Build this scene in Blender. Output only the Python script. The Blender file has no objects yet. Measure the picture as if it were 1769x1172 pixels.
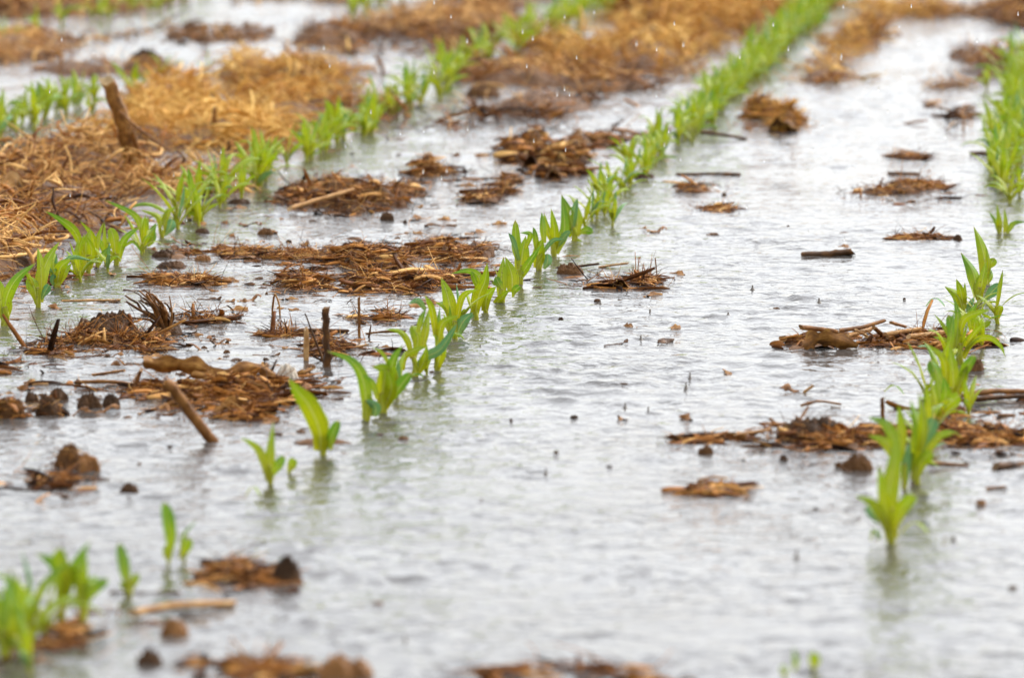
import bpy, math
import numpy as np
from mathutils import Vector

S = bpy.context.scene
R = math.radians
COL = S.collection

# ------------------------------------------------------------------ camera
F = 9828.0            # focal length in photo pixels (200 mm on 36 mm)
H = 0.91              # camera height above the water
HORIZON = -500.0      # row of the horizon in photo pixels
TH = math.atan((586.0 - HORIZON) / F)
cam_d = bpy.data.cameras.new('camera')
cam_d.sensor_width = 36.0
cam_d.lens = 200.0
cam_d.clip_start = 0.1
cam_d.clip_end = 3000.0
cam = bpy.data.objects.new('camera', cam_d)
COL.objects.link(cam)
cam.location = (0, 0, H)
cam.rotation_euler = (math.pi / 2 - TH, 0, 0)
cam_d.dof.use_dof = True
cam_d.dof.focus_distance = 8.7
cam_d.dof.aperture_fstop = 7.6
S.camera = cam

# ------------------------------------------------------------------ sky, sun, exposure
SUN_EL, SUN_ROT = R(50), R(50)
w = bpy.data.worlds.new('World')
S.world = w
w.use_nodes = True
nt = w.node_tree
nt.nodes.clear()
sky = nt.nodes.new('ShaderNodeTexSky')
sky.sky_type = 'NISHITA'
sky.sun_disc = False
sky.sun_elevation = SUN_EL
sky.sun_rotation = SUN_ROT
sky.air_density = 1.0
sky.dust_density = 2.5
sky.ozone_density = 1.0
hs = nt.nodes.new('ShaderNodeHueSaturation')      # an even overcast: the blue taken out of the sky
hs.inputs['Saturation'].default_value = 0.2
bg = nt.nodes.new('ShaderNodeBackground')
bg.inputs['Strength'].default_value = 0.15
wo = nt.nodes.new('ShaderNodeOutputWorld')
nt.links.new(sky.outputs[0], hs.inputs['Color'])
nt.links.new(hs.outputs[0], bg.inputs['Color'])
nt.links.new(bg.outputs[0], wo.inputs['Surface'])
sun_d = bpy.data.lights.new('sun', 'SUN')
sun_d.energy = 0.7
sun_d.angle = R(40)
sun_d.color = (1.0, 0.97, 0.93)
sun = bpy.data.objects.new('sun', sun_d)
COL.objects.link(sun)
sd = Vector((math.sin(SUN_ROT) * math.cos(SUN_EL), math.cos(SUN_ROT) * math.cos(SUN_EL), math.sin(SUN_EL)))
sun.rotation_euler = sd.to_track_quat('Z', 'Y').to_euler()
S.view_settings.view_transform = 'Standard'
S.view_settings.look = 'None'
S.view_settings.exposure = 1.22
S.view_settings.gamma = 1.0
S.view_settings.use_curve_mapping = False

# ------------------------------------------------------------------ photo pixel <-> field
ST, CT = math.sin(TH), math.cos(TH)


def ray(u, v):
    a, b = u - 884.5, 586.0 - v
    return np.array([a, F * CT + b * ST, -F * ST + b * CT])


def G(u, v, z=0.0):
    d = ray(u, v)
    return np.array([0, 0, H]) + d * ((z - H) / d[2])


def P3(u, v, Y):
    d = ray(u, v)
    return np.array([0, 0, H]) + d * (Y / d[1])


def PX(Y):
    """metres per photo pixel at distance Y"""
    return Y / F


# ------------------------------------------------------------------ numpy noise
_pr = np.random.default_rng(5)
_tab = _pr.random((256, 256))


def vnoise(x, y):
    xi = np.floor(x).astype(int)
    yi = np.floor(y).astype(int)
    fx, fy = x - xi, y - yi
    fx = fx * fx * (3 - 2 * fx)
    fy = fy * fy * (3 - 2 * fy)
    a = _tab[xi & 255, yi & 255]
    b = _tab[(xi + 1) & 255, yi & 255]
    c = _tab[xi & 255, (yi + 1) & 255]
    d = _tab[(xi + 1) & 255, (yi + 1) & 255]
    return (a * (1 - fx) + b * fx) * (1 - fy) + (c * (1 - fx) + d * fx) * fy


def fbm(x, y, n=4):
    s, a, t = 0, 1.0, 0
    for k in range(n):
        s = s + a * vnoise(x * 2 ** k + 17.3 * k, y * 2 ** k + 9.1 * k)
        t += a
        a *= 0.5
    return s / t


# ------------------------------------------------------------------ mesh helpers
def mesh(name, V, Q, T=None, attrs=None, smooth=True):
    """one mesh from an n x 3 array, quads m x 4 and triangles k x 3; attrs: {name: per-vertex floats or vectors}"""
    V = np.asarray(V, dtype=np.float32)
    me = bpy.data.meshes.new(name)
    me.vertices.add(len(V))
    me.vertices.foreach_set('co', V.ravel())
    loops, starts, n = [], [], 0
    if Q is not None and len(Q):
        Q = np.asarray(Q, dtype=np.int32)
        loops.append(Q.ravel())
        starts.append(np.arange(len(Q), dtype=np.int32) * 4)
        n = Q.size
    if T is not None and len(T):
        T = np.asarray(T, dtype=np.int32)
        loops.append(T.ravel())
        starts.append(np.arange(len(T), dtype=np.int32) * 3 + n)
    L = np.concatenate(loops)
    A = np.concatenate(starts)
    me.loops.add(len(L))
    me.loops.foreach_set('vertex_index', L)
    me.polygons.add(len(A))
    me.polygons.foreach_set('loop_start', A)
    me.update(calc_edges=True)
    me.polygons.foreach_set('use_smooth', np.full(len(A), smooth))
    for k, a in (attrs or {}).items():
        a = np.asarray(a, dtype=np.float32)
        if a.ndim == 1:
            t = me.attributes.new(k, 'FLOAT', 'POINT')
            t.data.foreach_set('value', a)
        else:
            t = me.attributes.new(k, 'FLOAT_VECTOR', 'POINT')
            t.data.foreach_set('vector', a.ravel())
    me.validate()
    return me


def obj(name, me, mat, parent=None, loc=None):
    o = bpy.data.objects.new(name, me)
    COL.objects.link(o)
    if me is not None and mat is not None and not me.materials:
        me.materials.append(mat)
    if parent is not None:
        o.parent = parent
    if loc is not None:
        o.location = loc
    return o


def tag(o, label, cat, group=None):
    o['label'] = label
    o['category'] = cat
    if group:
        o['group'] = group
    return o


def thing(name, label, cat, loc, group=None):
    o = bpy.data.objects.new(name, None)
    COL.objects.link(o)
    o.location = loc
    o.empty_display_size = 0.02
    return tag(o, label, cat, group)


def catmull(P, n):
    P = np.asarray(P, dtype=float)
    if len(P) == 2:
        t = np.linspace(0, 1, n)[:, None]
        return P[0] * (1 - t) + P[1] * t
    Q = np.vstack([2 * P[0] - P[1], P, 2 * P[-1] - P[-2]])
    seg = len(P) - 1
    out = []
    for s in np.linspace(0, seg, n):
        i = min(int(s), seg - 1)
        t = s - i
        a, b, c, d = Q[i], Q[i + 1], Q[i + 2], Q[i + 3]
        out.append(0.5 * (2 * b + (c - a) * t + (2 * a - 5 * b + 4 * c - d) * t * t + (3 * b - a - 3 * c + d) * t ** 3))
    return np.array(out)


def unit(a):
    return a / np.maximum(np.linalg.norm(a, axis=-1, keepdims=True), 1e-9)


def tangents(C):
    return unit(np.gradient(C, axis=0))


def grid_quads(n, m, wrap=False):
    """n rings of m points"""
    i = np.arange(n - 1)[:, None]
    j = np.arange(m if wrap else m - 1)[None, :]
    j2 = (j + 1) % m
    a = i * m + j
    b = i * m + j2
    return np.stack([a, b, b + m, a + m], -1).reshape(-1, 4)


def ribbon(C, W, side, fold=0.25, wave=0.0, nx=5, rng=None):
    """a folded blade: centre line C, half widths W, side vectors"""
    n = len(C)
    T = tangents(C)
    side = unit(side - T * np.sum(side * T, -1, keepdims=True))
    N = np.cross(side, T)
    xs = np.linspace(-1, 1, nx)
    V = np.zeros((n, nx, 3))
    ph = 0 if rng is None else rng.random() * 6
    t = np.linspace(0, 1, n)
    for j, x in enumerate(xs):
        lift = (abs(x) * fold) * W + wave * W * np.sin(t * 11 + ph + (2.0 if x > 0 else 0)) * abs(x)
        V[:, j] = C + side * (x * W * (1 - 0.15 * fold))[:, None] + N * lift[:, None]
    st = np.zeros((n, nx, 3))
    st[:, :, 0] = xs[None, :]
    st[:, :, 1] = t[:, None]
    return V.reshape(-1, 3), grid_quads(n, nx), st.reshape(-1, 3)


def tube(C, rad, m=8, squash=1.0, rng=None, rough=0.0, cut=0.0):
    """a closed tube with cut ends; squash flattens it; returns V, Q, T, st, tone"""
    C = np.asarray(C, float)
    n = len(C)
    T = tangents(C)
    ref = np.array([0.13, 0.2, 1.0])
    S1 = unit(np.cross(T, ref))
    S2 = np.cross(S1, T)
    a = np.linspace(0, 2 * np.pi, m, endpoint=False)
    rr = np.asarray(rad, float)[:, None] * np.ones((1, m))
    if rng is not None and rough:
        rr = rr * (1 + rough * (rng.random((1, m)) - 0.5) * 2 + rough * 0.6 * (rng.random((n, m)) - 0.5))
    V = C[:, None, :] + S1[:, None, :] * (rr * np.cos(a))[..., None] + S2[:, None, :] * (rr * np.sin(a) * squash)[..., None]
    if cut and rng is not None:          # ragged, slanting ends
        for e, sg in ((0, -1), (-1, 1)):
            V[e] += T[e] * (sg * np.asarray(rad)[e] * cut * (np.cos(a + rng.random() * 6) + 0.7 * (rng.random(m) - 0.5)))[:, None]
    st = np.zeros((n, m, 3))
    st[:, :, 0] = np.cos(a)[None]
    st[:, :, 2] = np.sin(a)[None]
    st[:, :, 1] = np.linspace(0, 1, n)[:, None] * (np.linalg.norm(C[-1] - C[0]) / max(np.mean(rad), 1e-5) / 6)
    V = V.reshape(-1, 3)
    Q = grid_quads(n, m, True)
    st = st.reshape(-1, 3)
    tone = np.zeros(len(V))
    # sunk caps, as separate points so that the pith keeps its own tone
    Ts = []
    for e in (0, n - 1):
        ring = V[e * m:(e + 1) * m]
        c = ring.mean(0) - T[e] * (0.35 * rad[e] * (1 if e else -1))
        b = len(V)
        V = np.vstack([V, ring, c[None]])
        st = np.vstack([st, np.tile([0, 0, 0], (m + 1, 1))])
        tone = np.concatenate([tone, np.full(m, 0.8), [0.5]])
        for j in range(m):
            tri = [b + j, b + (j + 1) % m, b + m]
            Ts.append(tri if e else tri[::-1])
    return V, Q, np.array(Ts), st, tone


def blades(rng, P, az, pitch, L, w, th, curl, seg=4, tone=None):
    """many straws in one mesh: four-sided tapering pieces centred on P"""
    N = len(P)
    t = np.linspace(-0.5, 0.5, seg + 1)
    A = az[:, None] + curl[:, None] * t[None] * 2
    B = pitch[:, None] + (rng.normal(0, 0.5, N)[:, None] - 0.5) * t[None] * 1.2
    D = np.stack([np.cos(A) * np.cos(B), np.sin(A) * np.cos(B), np.sin(B)], -1)
    step = D * (L / seg)[:, None, None]
    C = np.cumsum(step, 1)
    C = C - C[:, seg // 2:seg // 2 + 1] + P[:, None, :]
    S1 = unit(np.cross(D, np.array([0.05, 0.02, 1.0])))
    N1 = np.cross(S1, D)
    roll = rng.random(N) * np.pi
    cr, sr = np.cos(roll)[:, None, None], np.sin(roll)[:, None, None]
    U1 = S1 * cr + N1 * sr
    U2 = -S1 * sr + N1 * cr
    prof = (1 - 0.45 * (2 * np.abs(t)) ** 3)[None, :, None]
    wv, tv = w[:, None, None] * prof, th[:, None, None] * prof
    V = np.stack([C + U1 * wv, C + U2 * tv, C - U1 * wv, C - U2 * tv], 2)
    one = grid_quads(seg + 1, 4, True)
    caps = np.array([[3, 2, 1, 0], [seg * 4, seg * 4 + 1, seg * 4 + 2, seg * 4 + 3]])
    one = np.vstack([one, caps])
    nv = (seg + 1) * 4
    Q = (one[None] + (np.arange(N) * nv)[:, None, None]).reshape(-1, 4)
    if tone is None:
        tone = rng.random(N)
    return V.reshape(-1, 3), Q, np.repeat(tone, nv)


def lump(rng, rx, ry, h, n=26, m=36, rough=0.35, sink=0.25, sharp=4.2):
    """a crumbly clod or a low mound: noisy dome whose foot is under water"""
    th = np.linspace(0.02, 1.0, n)
    a = np.linspace(0, 2 * np.pi, m, endpoint=False)
    o1, o2 = rng.random(2) * 50
    edge = 1 + rough * 0.9 * (fbm(np.cos(a) * 1.7 + o1 + 5, np.sin(a) * 1.7 + o2 + 5, 3) - 0.5) * 2
    x = th[:, None] * np.cos(a)[None] * edge
    y = th[:, None] * np.sin(a)[None] * edge
    base = np.maximum(0, 1 - th ** 3.2)[:, None] ** 0.6
    nz = fbm(x * sharp + o1, y * sharp + o2, 4) - 0.5
    z = h * (base * (1 + rough * 1.9 * nz) * (1 + sink) - sink) + h * rough * 0.8 * (fbm(x * 8 + o2, y * 9 + o1, 2) - 0.5) * (th < 0.98)[:, None]
    V = np.stack([x * rx, y * ry, z], -1).reshape(-1, 3)
    c = np.array([[0, 0, h * (1 + rough * 1.9 * (fbm(np.array([o1]), np.array([o2]), 4)[0] - 0.5))]])
    V = np.vstack([V, c])
    Q = grid_quads(n, m, True)
    T = [[len(V) - 1, j, (j + 1) % m] for j in range(m)]
    return V, Q, np.array(T)


# ------------------------------------------------------------------ materials
def new_mat(name):
    m = bpy.data.materials.new(name)
    m.use_nodes = True
    t = m.node_tree
    p = t.nodes['Principled BSDF']
    return m, t, p


def nd(t, kind, **kw):
    n = t.nodes.new(kind)
    for k, v in kw.items():
        if k in n.inputs.keys() if hasattr(n.inputs, 'keys') else False:
            n.inputs[k].default_value = v
        else:
            setattr(n, k, v)
    return n


def ramp(t, stops):
    r = t.nodes.new('ShaderNodeValToRGB')
    e = r.color_ramp.elements
    while len(e) < len(stops):
        e.new(0.5)
    for el, (p, c) in zip(e, stops):
        el.position = p
        el.color = (*c, 1)
    return r


def attr(t, name):
    a = t.nodes.new('ShaderNodeAttribute')
    a.attribute_name = name
    return a


def water_mat():
    m, t, p = new_mat('flood_water')
    geo = t.nodes.new('ShaderNodeNewGeometry')
    p.inputs['IOR'].default_value = 1.333
    p.inputs['Roughness'].default_value = 0.025
    n0 = nd(t, 'ShaderNodeTexNoise', Scale=1.3, Detail=3.0)
    t.links.new(geo.outputs['Position'], n0.inputs['Vector'])
    r = ramp(t, [(0.3, (0.06, 0.054, 0.049)), (0.7, (0.10, 0.094, 0.089))])
    t.links.new(n0.outputs['Fac'], r.inputs['Fac'])
    t.links.new(r.outputs['Color'], p.inputs['Base Color'])
    na = nd(t, 'ShaderNodeTexNoise', Scale=55.0, Detail=3.0, Roughness=0.6)
    nb = nd(t, 'ShaderNodeTexNoise', Scale=27.0, Detail=2.5, Roughness=0.55)
    nc = nd(t, 'ShaderNodeTexNoise', Scale=2.2, Detail=2.0)
    for n in (na, nb, nc):
        t.links.new(geo.outputs['Position'], n.inputs['Vector'])
    mr = nd(t, 'ShaderNodeMapRange')
    mr.inputs['From Min'].default_value = 0.35
    mr.inputs['From Max'].default_value = 0.65
    mr.inputs['To Min'].default_value = 0.5
    mr.inputs['To Max'].default_value = 1.15
    t.links.new(nc.outputs['Fac'], mr.inputs['Value'])
    nf = nd(t, 'ShaderNodeTexNoise', Scale=150.0, Detail=2.0)
    t.links.new(geo.outputs['Position'], nf.inputs['Vector'])
    b0 = t.nodes.new('ShaderNodeBump')
    b0.inputs['Distance'].default_value = 0.0003
    t.links.new(nf.outputs['Fac'], b0.inputs['Height'])
    b1 = t.nodes.new('ShaderNodeBump')
    b1.inputs['Distance'].default_value = 0.0072
    t.links.new(b0.outputs[0], b1.inputs['Normal'])
    t.links.new(nb.outputs['Fac'], b1.inputs['Height'])
    t.links.new(mr.outputs[0], b1.inputs['Strength'])
    b2 = t.nodes.new('ShaderNodeBump')
    b2.inputs['Distance'].default_value = 0.0026
    t.links.new(na.outputs['Fac'], b2.inputs['Height'])
    t.links.new(mr.outputs[0], b2.inputs['Strength'])
    t.links.new(b1.outputs[0], b2.inputs['Normal'])
    t.links.new(b2.outputs[0], p.inputs['Normal'])
    return m


def mud_mat(name, dark, light, rough=0.35, bump=0.006):
    m, t, p = new_mat(name)
    geo = t.nodes.new('ShaderNodeNewGeometry')
    n1 = nd(t, 'ShaderNodeTexNoise', Scale=38.0, Detail=6.0, Roughness=0.65)
    n2 = nd(t, 'ShaderNodeTexNoise', Scale=160.0, Detail=4.0, Roughness=0.7)
    for n in (n1, n2):
        t.links.new(geo.outputs['Position'], n.inputs['Vector'])
    r = ramp(t, [(0.28, dark), (0.55, tuple((a + b) / 2 for a, b in zip(dark, light))), (0.78, light)])
    t.links.new(n1.outputs['Fac'], r.inputs['Fac'])
    t.links.new(r.outputs['Color'], p.inputs['Base Color'])
    p.inputs['Roughness'].default_value = rough
    p.inputs['Specular IOR Level'].default_value = 0.16
    b = t.nodes.new('ShaderNodeBump')
    b.inputs['Strength'].default_value = 0.8
    b.inputs['Distance'].default_value = bump
    ad = t.nodes.new('ShaderNodeMath')
    ad.operation = 'ADD'
    t.links.new(n1.outputs['Fac'], ad.inputs[0])
    t.links.new(n2.outputs['Fac'], ad.inputs[1])
    t.links.new(ad.outputs[0], b.inputs['Height'])
    t.links.new(b.outputs[0], p.inputs['Normal'])
    return m


def straw_mat(name, stops):
    m, t, p = new_mat(name)
    a = attr(t, 'tone')
    geo = t.nodes.new('ShaderNodeNewGeometry')
    n1 = nd(t, 'ShaderNodeTexNoise', Scale=120.0, Detail=3.0)
    t.links.new(geo.outputs['Position'], n1.inputs['Vector'])
    ad = t.nodes.new('ShaderNodeMath')
    ad.operation = 'MULTIPLY_ADD'
    ad.inputs[1].default_value = 0.35
    sb = t.nodes.new('ShaderNodeMath')
    sb.operation = 'SUBTRACT'
    sb.inputs[1].default_value = 0.175
    t.links.new(n1.outputs['Fac'], ad.inputs[0])
    t.links.new(a.outputs['Fac'], ad.inputs[2])
    t.links.new(ad.outputs[0], sb.inputs[0])
    r = ramp(t, stops)
    t.links.new(sb.outputs[0], r.inputs['Fac'])
    t.links.new(r.outputs['Color'], p.inputs['Base Color'])
    p.inputs['Roughness'].default_value = 0.5
    p.inputs['Specular IOR Level'].default_value = 0.14
    tr = t.nodes.new('ShaderNodeBsdfTranslucent')
    mx = t.nodes.new('ShaderNodeMixShader')
    mx.inputs[0].default_value = 0.06
    t.links.new(r.outputs['Color'], tr.inputs['Color'])
    t.links.new(p.outputs[0], mx.inputs[1])
    t.links.new(tr.outputs[0], mx.inputs[2])
    t.links.new(mx.outputs[0], t.nodes['Material Output'].inputs['Surface'])
    return m


def stalk_mat(name, dark, mid, light, pith):
    """bark of a dead cornstalk: streaks along the stalk, pale pith where it is cut"""
    m, t, p = new_mat(name)
    st = attr(t, 'st')
    mp = t.nodes.new('ShaderNodeMapping')
    mp.inputs['Scale'].default_value = (3.2, 0.55, 3.2)
    t.links.new(st.outputs['Vector'], mp.inputs['Vector'])
    n1 = nd(t, 'ShaderNodeTexNoise', Scale=3.0, Detail=6.0, Roughness=0.65)
    t.links.new(mp.outputs[0], n1.inputs['Vector'])
    geo = t.nodes.new('ShaderNodeNewGeometry')
    n2 = nd(t, 'ShaderNodeTexNoise', Scale=70.0, Detail=4.0)
    t.links.new(geo.outputs['Position'], n2.inputs['Vector'])
    ad = t.nodes.new('ShaderNodeMath')
    ad.operation = 'ADD'
    t.links.new(n1.outputs['Fac'], ad.inputs[0])
    t.links.new(n2.outputs['Fac'], ad.inputs[1])
    hf = t.nodes.new('ShaderNodeMath')
    hf.operation = 'MULTIPLY'
    hf.inputs[1].default_value = 0.5
    t.links.new(ad.outputs[0], hf.inputs[0])
    r = ramp(t, [(0.34, dark), (0.5, mid), (0.66, light)])
    t.links.new(hf.outputs[0], r.inputs['Fac'])
    tn = attr(t, 'tone')
    mx = t.nodes.new('ShaderNodeMix')
    mx.data_type = 'RGBA'
    t.links.new(tn.outputs['Fac'], mx.inputs[0])
    t.links.new(r.outputs['Color'], mx.inputs[6])
    mx.inputs[7].default_value = (*pith, 1)
    t.links.new(mx.outputs[2], p.inputs['Base Color'])
    p.inputs['Roughness'].default_value = 0.45
    p.inputs['Specular IOR Level'].default_value = 0.16
    b = t.nodes.new('ShaderNodeBump')
    b.inputs['Strength'].default_value = 0.6
    b.inputs['Distance'].default_value = 0.002
    t.links.new(n1.outputs['Fac'], b.inputs['Height'])
    t.links.new(b.outputs[0], p.inputs['Normal'])
    return m


def leaf_mat(name, base, mid, tip, trans=0.35):
    m, t, p = new_mat(name)
    st = attr(t, 'st')
    sp = t.nodes.new('ShaderNodeSeparateXYZ')
    t.links.new(st.outputs['Vector'], sp.inputs[0])
    geo = t.nodes.new('ShaderNodeNewGeometry')
    n1 = nd(t, 'ShaderNodeTexNoise', Scale=45.0, Detail=2.0)
    t.links.new(geo.outputs['Position'], n1.inputs['Vector'])
    ma = t.nodes.new('ShaderNodeMath')
    ma.operation = 'MULTIPLY_ADD'
    ma.inputs[1].default_value = 0.45
    t.links.new(n1.outputs['Fac'], ma.inputs[0])
    t.links.new(sp.outputs['Y'], ma.inputs[2])
    r = ramp(t, [(0.2, base), (0.62, mid), (1.15 / 1.2, tip)])
    t.links.new(ma.outputs[0], r.inputs['Fac'])
    # parallel veins and a pale midrib
    mp = t.nodes.new('ShaderNodeMapping')
    mp.inputs['Scale'].default_value = (7.0, 0.6, 1.0)
    t.links.new(st.outputs['Vector'], mp.inputs['Vector'])
    n2 = nd(t, 'ShaderNodeTexNoise', Scale=2.0, Detail=2.0)
    t.links.new(mp.outputs[0], n2.inputs['Vector'])
    vr = ramp(t, [(0.3, (0.55, 0.60, 0.5)), (0.7, (1.15, 1.12, 1.1))])
    t.links.new(n2.outputs['Fac'], vr.inputs['Fac'])
    mx = t.nodes.new('ShaderNodeMix')
    mx.data_type = 'RGBA'
    mx.blend_type = 'MULTIPLY'
    mx.inputs[0].default_value = 1.0
    t.links.new(r.outputs['Color'], mx.inputs[6])
    t.links.new(vr.outputs['Color'], mx.inputs[7])
    ab = t.nodes.new('ShaderNodeMath')
    ab.operation = 'ABSOLUTE'
    t.links.new(sp.outputs['X'], ab.inputs[0])
    rr = ramp(t, [(0.0, (0.62, 0.62, 0.62)), (0.16, (0.0, 0.0, 0.0))])
    t.links.new(ab.outputs[0], rr.inputs['Fac'])
    rib = t.nodes.new('ShaderNodeMix')
    rib.data_type = 'RGBA'
    t.links.new(rr.outputs['Color'], rib.inputs[0])
    t.links.new(mx.outputs[2], rib.inputs[6])
    rib.inputs[7].default_value = (0.56, 0.60, 0.16, 1)
    tp = ramp(t, [(0.93, (0, 0, 0)), (1.0, (1, 1, 1))])
    t.links.new(sp.outputs['Y'], tp.inputs['Fac'])
    dry = t.nodes.new('ShaderNodeMix')
    dry.data_type = 'RGBA'
    t.links.new(tp.outputs['Color'], dry.inputs[0])
    t.links.new(rib.outputs[2], dry.inputs[6])
    dry.inputs[7].default_value = (0.42, 0.34, 0.10, 1)
    ns = nd(t, 'ShaderNodeTexNoise', Scale=420.0, Detail=1.0)
    t.links.new(geo.outputs['Position'], ns.inputs['Vector'])
    ms_ = ramp(t, [(0.66, (0, 0, 0)), (0.70, (0.75, 0.75, 0.75))])
    t.links.new(ns.outputs['Fac'], ms_.inputs['Fac'])
    fleck = t.nodes.new('ShaderNodeMix')
    fleck.data_type = 'RGBA'
    t.links.new(ms_.outputs['Color'], fleck.inputs[0])
    t.links.new(dry.outputs[2], fleck.inputs[6])
    fleck.inputs[7].default_value = (0.16, 0.10, 0.04, 1)
    mx = fleck
    t.links.new(mx.outputs[2], p.inputs['Base Color'])
    p.inputs['Roughness'].default_value = 0.33
    p.inputs['Specular IOR Level'].default_value = 0.27
    b = t.nodes.new('ShaderNodeBump')
    b.inputs['Strength'].default_value = 0.35
    b.inputs['Distance'].default_value = 0.001
    t.links.new(n2.outputs['Fac'], b.inputs['Height'])
    t.links.new(b.outputs[0], p.inputs['Normal'])
    tr = t.nodes.new('ShaderNodeBsdfTranslucent')
    t.links.new(mx.outputs[2], tr.inputs['Color'])
    ms = t.nodes.new('ShaderNodeMixShader')
    ms.inputs[0].default_value = trans
    t.links.new(p.outputs[0], ms.inputs[1])
    t.links.new(tr.outputs[0], ms.inputs[2])
    t.links.new(ms.outputs[0], t.nodes['Material Output'].inputs['Surface'])
    return m


WATER = water_mat()
MUD = mud_mat('wet_mud', (0.022, 0.011, 0.005), (0.16, 0.078, 0.032), 0.55)
SOIL = mud_mat('field_soil', (0.05, 0.021, 0.008), (0.27, 0.125, 0.04), 0.55)
LITTER = mud_mat('wet_litter', (0.022, 0.010, 0.004), (0.30, 0.13, 0.035), 0.5, 0.008)
PALE = mud_mat('pale_husk', (0.45, 0.36, 0.25), (0.75, 0.68, 0.58), bump=0.002)
GOLD = straw_mat('golden_straw', [(0.0, (0.07, 0.022, 0.003)), (0.25, (0.34, 0.115, 0.011)), (0.6, (0.64, 0.285, 0.036)), (0.9, (0.88, 0.56, 0.16))])
BROWN = straw_mat('brown_straw', [(0.0, (0.016, 0.006, 0.002)), (0.32, (0.15, 0.048, 0.009)), (0.66, (0.46, 0.18, 0.032)), (0.93, (0.84, 0.50, 0.17))])
STALK = stalk_mat('stalk_bark', (0.045, 0.017, 0.006), (0.22, 0.088, 0.020), (0.42, 0.20, 0.055), (0.34, 0.19, 0.07))
DARKSTALK = stalk_mat('dark_stalk_bark', (0.016, 0.008, 0.004), (0.085, 0.036, 0.011), (0.24, 0.105, 0.03), (0.22, 0.13, 0.06))
LIGHTSTALK = stalk_mat('pale_stalk_bark', (0.24, 0.10, 0.03), (0.50, 0.26, 0.09), (0.70, 0.44, 0.20), (0.62, 0.42, 0.22))
HUSK = stalk_mat('dry_leaf', (0.045, 0.018, 0.005), (0.24, 0.10, 0.02), (0.52, 0.28, 0.07), (0.4, 0.3, 0.15))
LEAF = leaf_mat('young_leaf', (0.50, 0.48, 0.008), (0.46, 0.52, 0.008), (0.32, 0.46, 0.012))
LEAFG = leaf_mat('green_leaf', (0.46, 0.48, 0.010), (0.33, 0.47, 0.012), (0.17, 0.35, 0.022))
LEAFB = leaf_mat('sky_sheen_leaf', (0.28, 0.42, 0.08), (0.19, 0.38, 0.12), (0.14, 0.34, 0.12), 0.2)  # bluish sky sheen of wet blades, put into the leaf colour
STEM = leaf_mat('stem_sheath', (0.34, 0.30, 0.03), (0.52, 0.52, 0.03), (0.50, 0.55, 0.02), 0.2)
TAN = mud_mat('tan_husk', (0.13, 0.05, 0.014), (0.40, 0.19, 0.055), bump=0.002)
DROP, _t, _p = new_mat('rain_water')
_p.inputs['Transmission Weight'].default_value = 1.0
_p.inputs['IOR'].default_value = 1.333
_p.inputs['Roughness'].default_value = 0.0
_p.inputs['Base Color'].default_value = (0.97, 0.98, 1, 1)
SPLASHM, _t, _p = new_mat('splash_water')
_p.inputs['Transmission Weight'].default_value = 0.25
_p.inputs['IOR'].default_value = 1.333
_p.inputs['Roughness'].default_value = 0.03
_p.inputs['Base Color'].default_value = (0.26, 0.225, 0.19, 1)

# ------------------------------------------------------------------ where the field rises out of the water
# banks of straw-covered soil: outline in photo pixels, straws per square metre, straw, height of the loose straw
BANKS = [
    ('golden', [(925, 112), (1000, 62), (1060, 22), (1120, -60), (1420, -60), (1400, -10), (1340, 45), (1270, 92), (1195, 135), (1130, 128), (1000, 118)], 4200, GOLD, 0.085),
    ('brown', [(800, 190), (850, 160), (960, 158), (1100, 128), (1185, 140), (1150, 185), (1070, 200), (960, 208), (870, 205)], 1300, BROWN, 0.03),
    ('golden', [(290, 210), (265, 182), (330, 140), (400, 112), (480, 130), (600, 140), (650, 158), (600, 190), (500, 222), (430, 240), (380, 262), (320, 282), (180, 270), (90, 250), (105, 215), (200, 195)], 3600, GOLD, 0.05),
    ('golden', [(-60, 292), (90, 272), (250, 292), (330, 300), (330, 325), (230, 352), (150, 380), (110, 398), (80, 432), (20, 462), (-60, 480)], 3000, BROWN, 0.05),
    ('brown', [(-120, -60), (380, -60), (300, 8), (180, 32), (-60, 42)], 1600, BROWN, 0.03),
    ('brown', [(-80, 66), (120, 60), (230, 54), (325, 46), (280, 60), (120, 78), (45, 108), (-80, 122)], 1500, BROWN, 0.03),
    ('brown', [(330, -60), (760, -60), (640, 4), (560, 10), (480, 6), (400, 8)], 1800, BROWN, 0.03),
    ('brown', [(500, 82), (590, 45), (700, 28), (790, -60), (1080, -60), (940, 28), (860, 58), (800, 92), (700, 106), (560, 100)], 1900, BROWN, 0.035),
    ('brown', [(385, 112), (480, 97), (560, 88), (690, 122), (650, 148), (520, 132)], 1900, GOLD, 0.03),
    ('golden', [(1372, 128), (1440, 60), (1520, 15), (1590, -60), (1700, -60), (1570, 28), (1505, 80), (1485, 115), (1425, 146), (1372, 152)], 2600, GOLD, 0.05),
    ('brown', [(1682, 60), (1705, 20), (1740, -60), (1900, -60), (1900, 62), (1740, 78), (1722, 125), (1692, 166), (1664, 168), (1672, 120)], 2200, BROWN, 0.03),
    ('brown', [(700, 128), (780, 112), (900, 120), (935, 100), (1000, 122), (960, 150), (860, 148), (740, 150)], 1700, BROWN, 0.03),
    ('brown', [(800, 222), (900, 200), (1060, 212), (1110, 232), (1010, 262), (880, 258)], 1500, BROWN, 0.025),
    ('brown', [(60, 120), (150, 112), (290, 96), (330, 112), (240, 128), (110, 140)], 1700, BROWN, 0.03),
    ('brown', [(1660, 165), (1700, 165), (1672, 215), (1632, 238)], 1700, BROWN, 0.02),
]
BPOLY = [np.array([G(u, v)[:2] for u, v in b[1]]) for b in BANKS]


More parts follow.
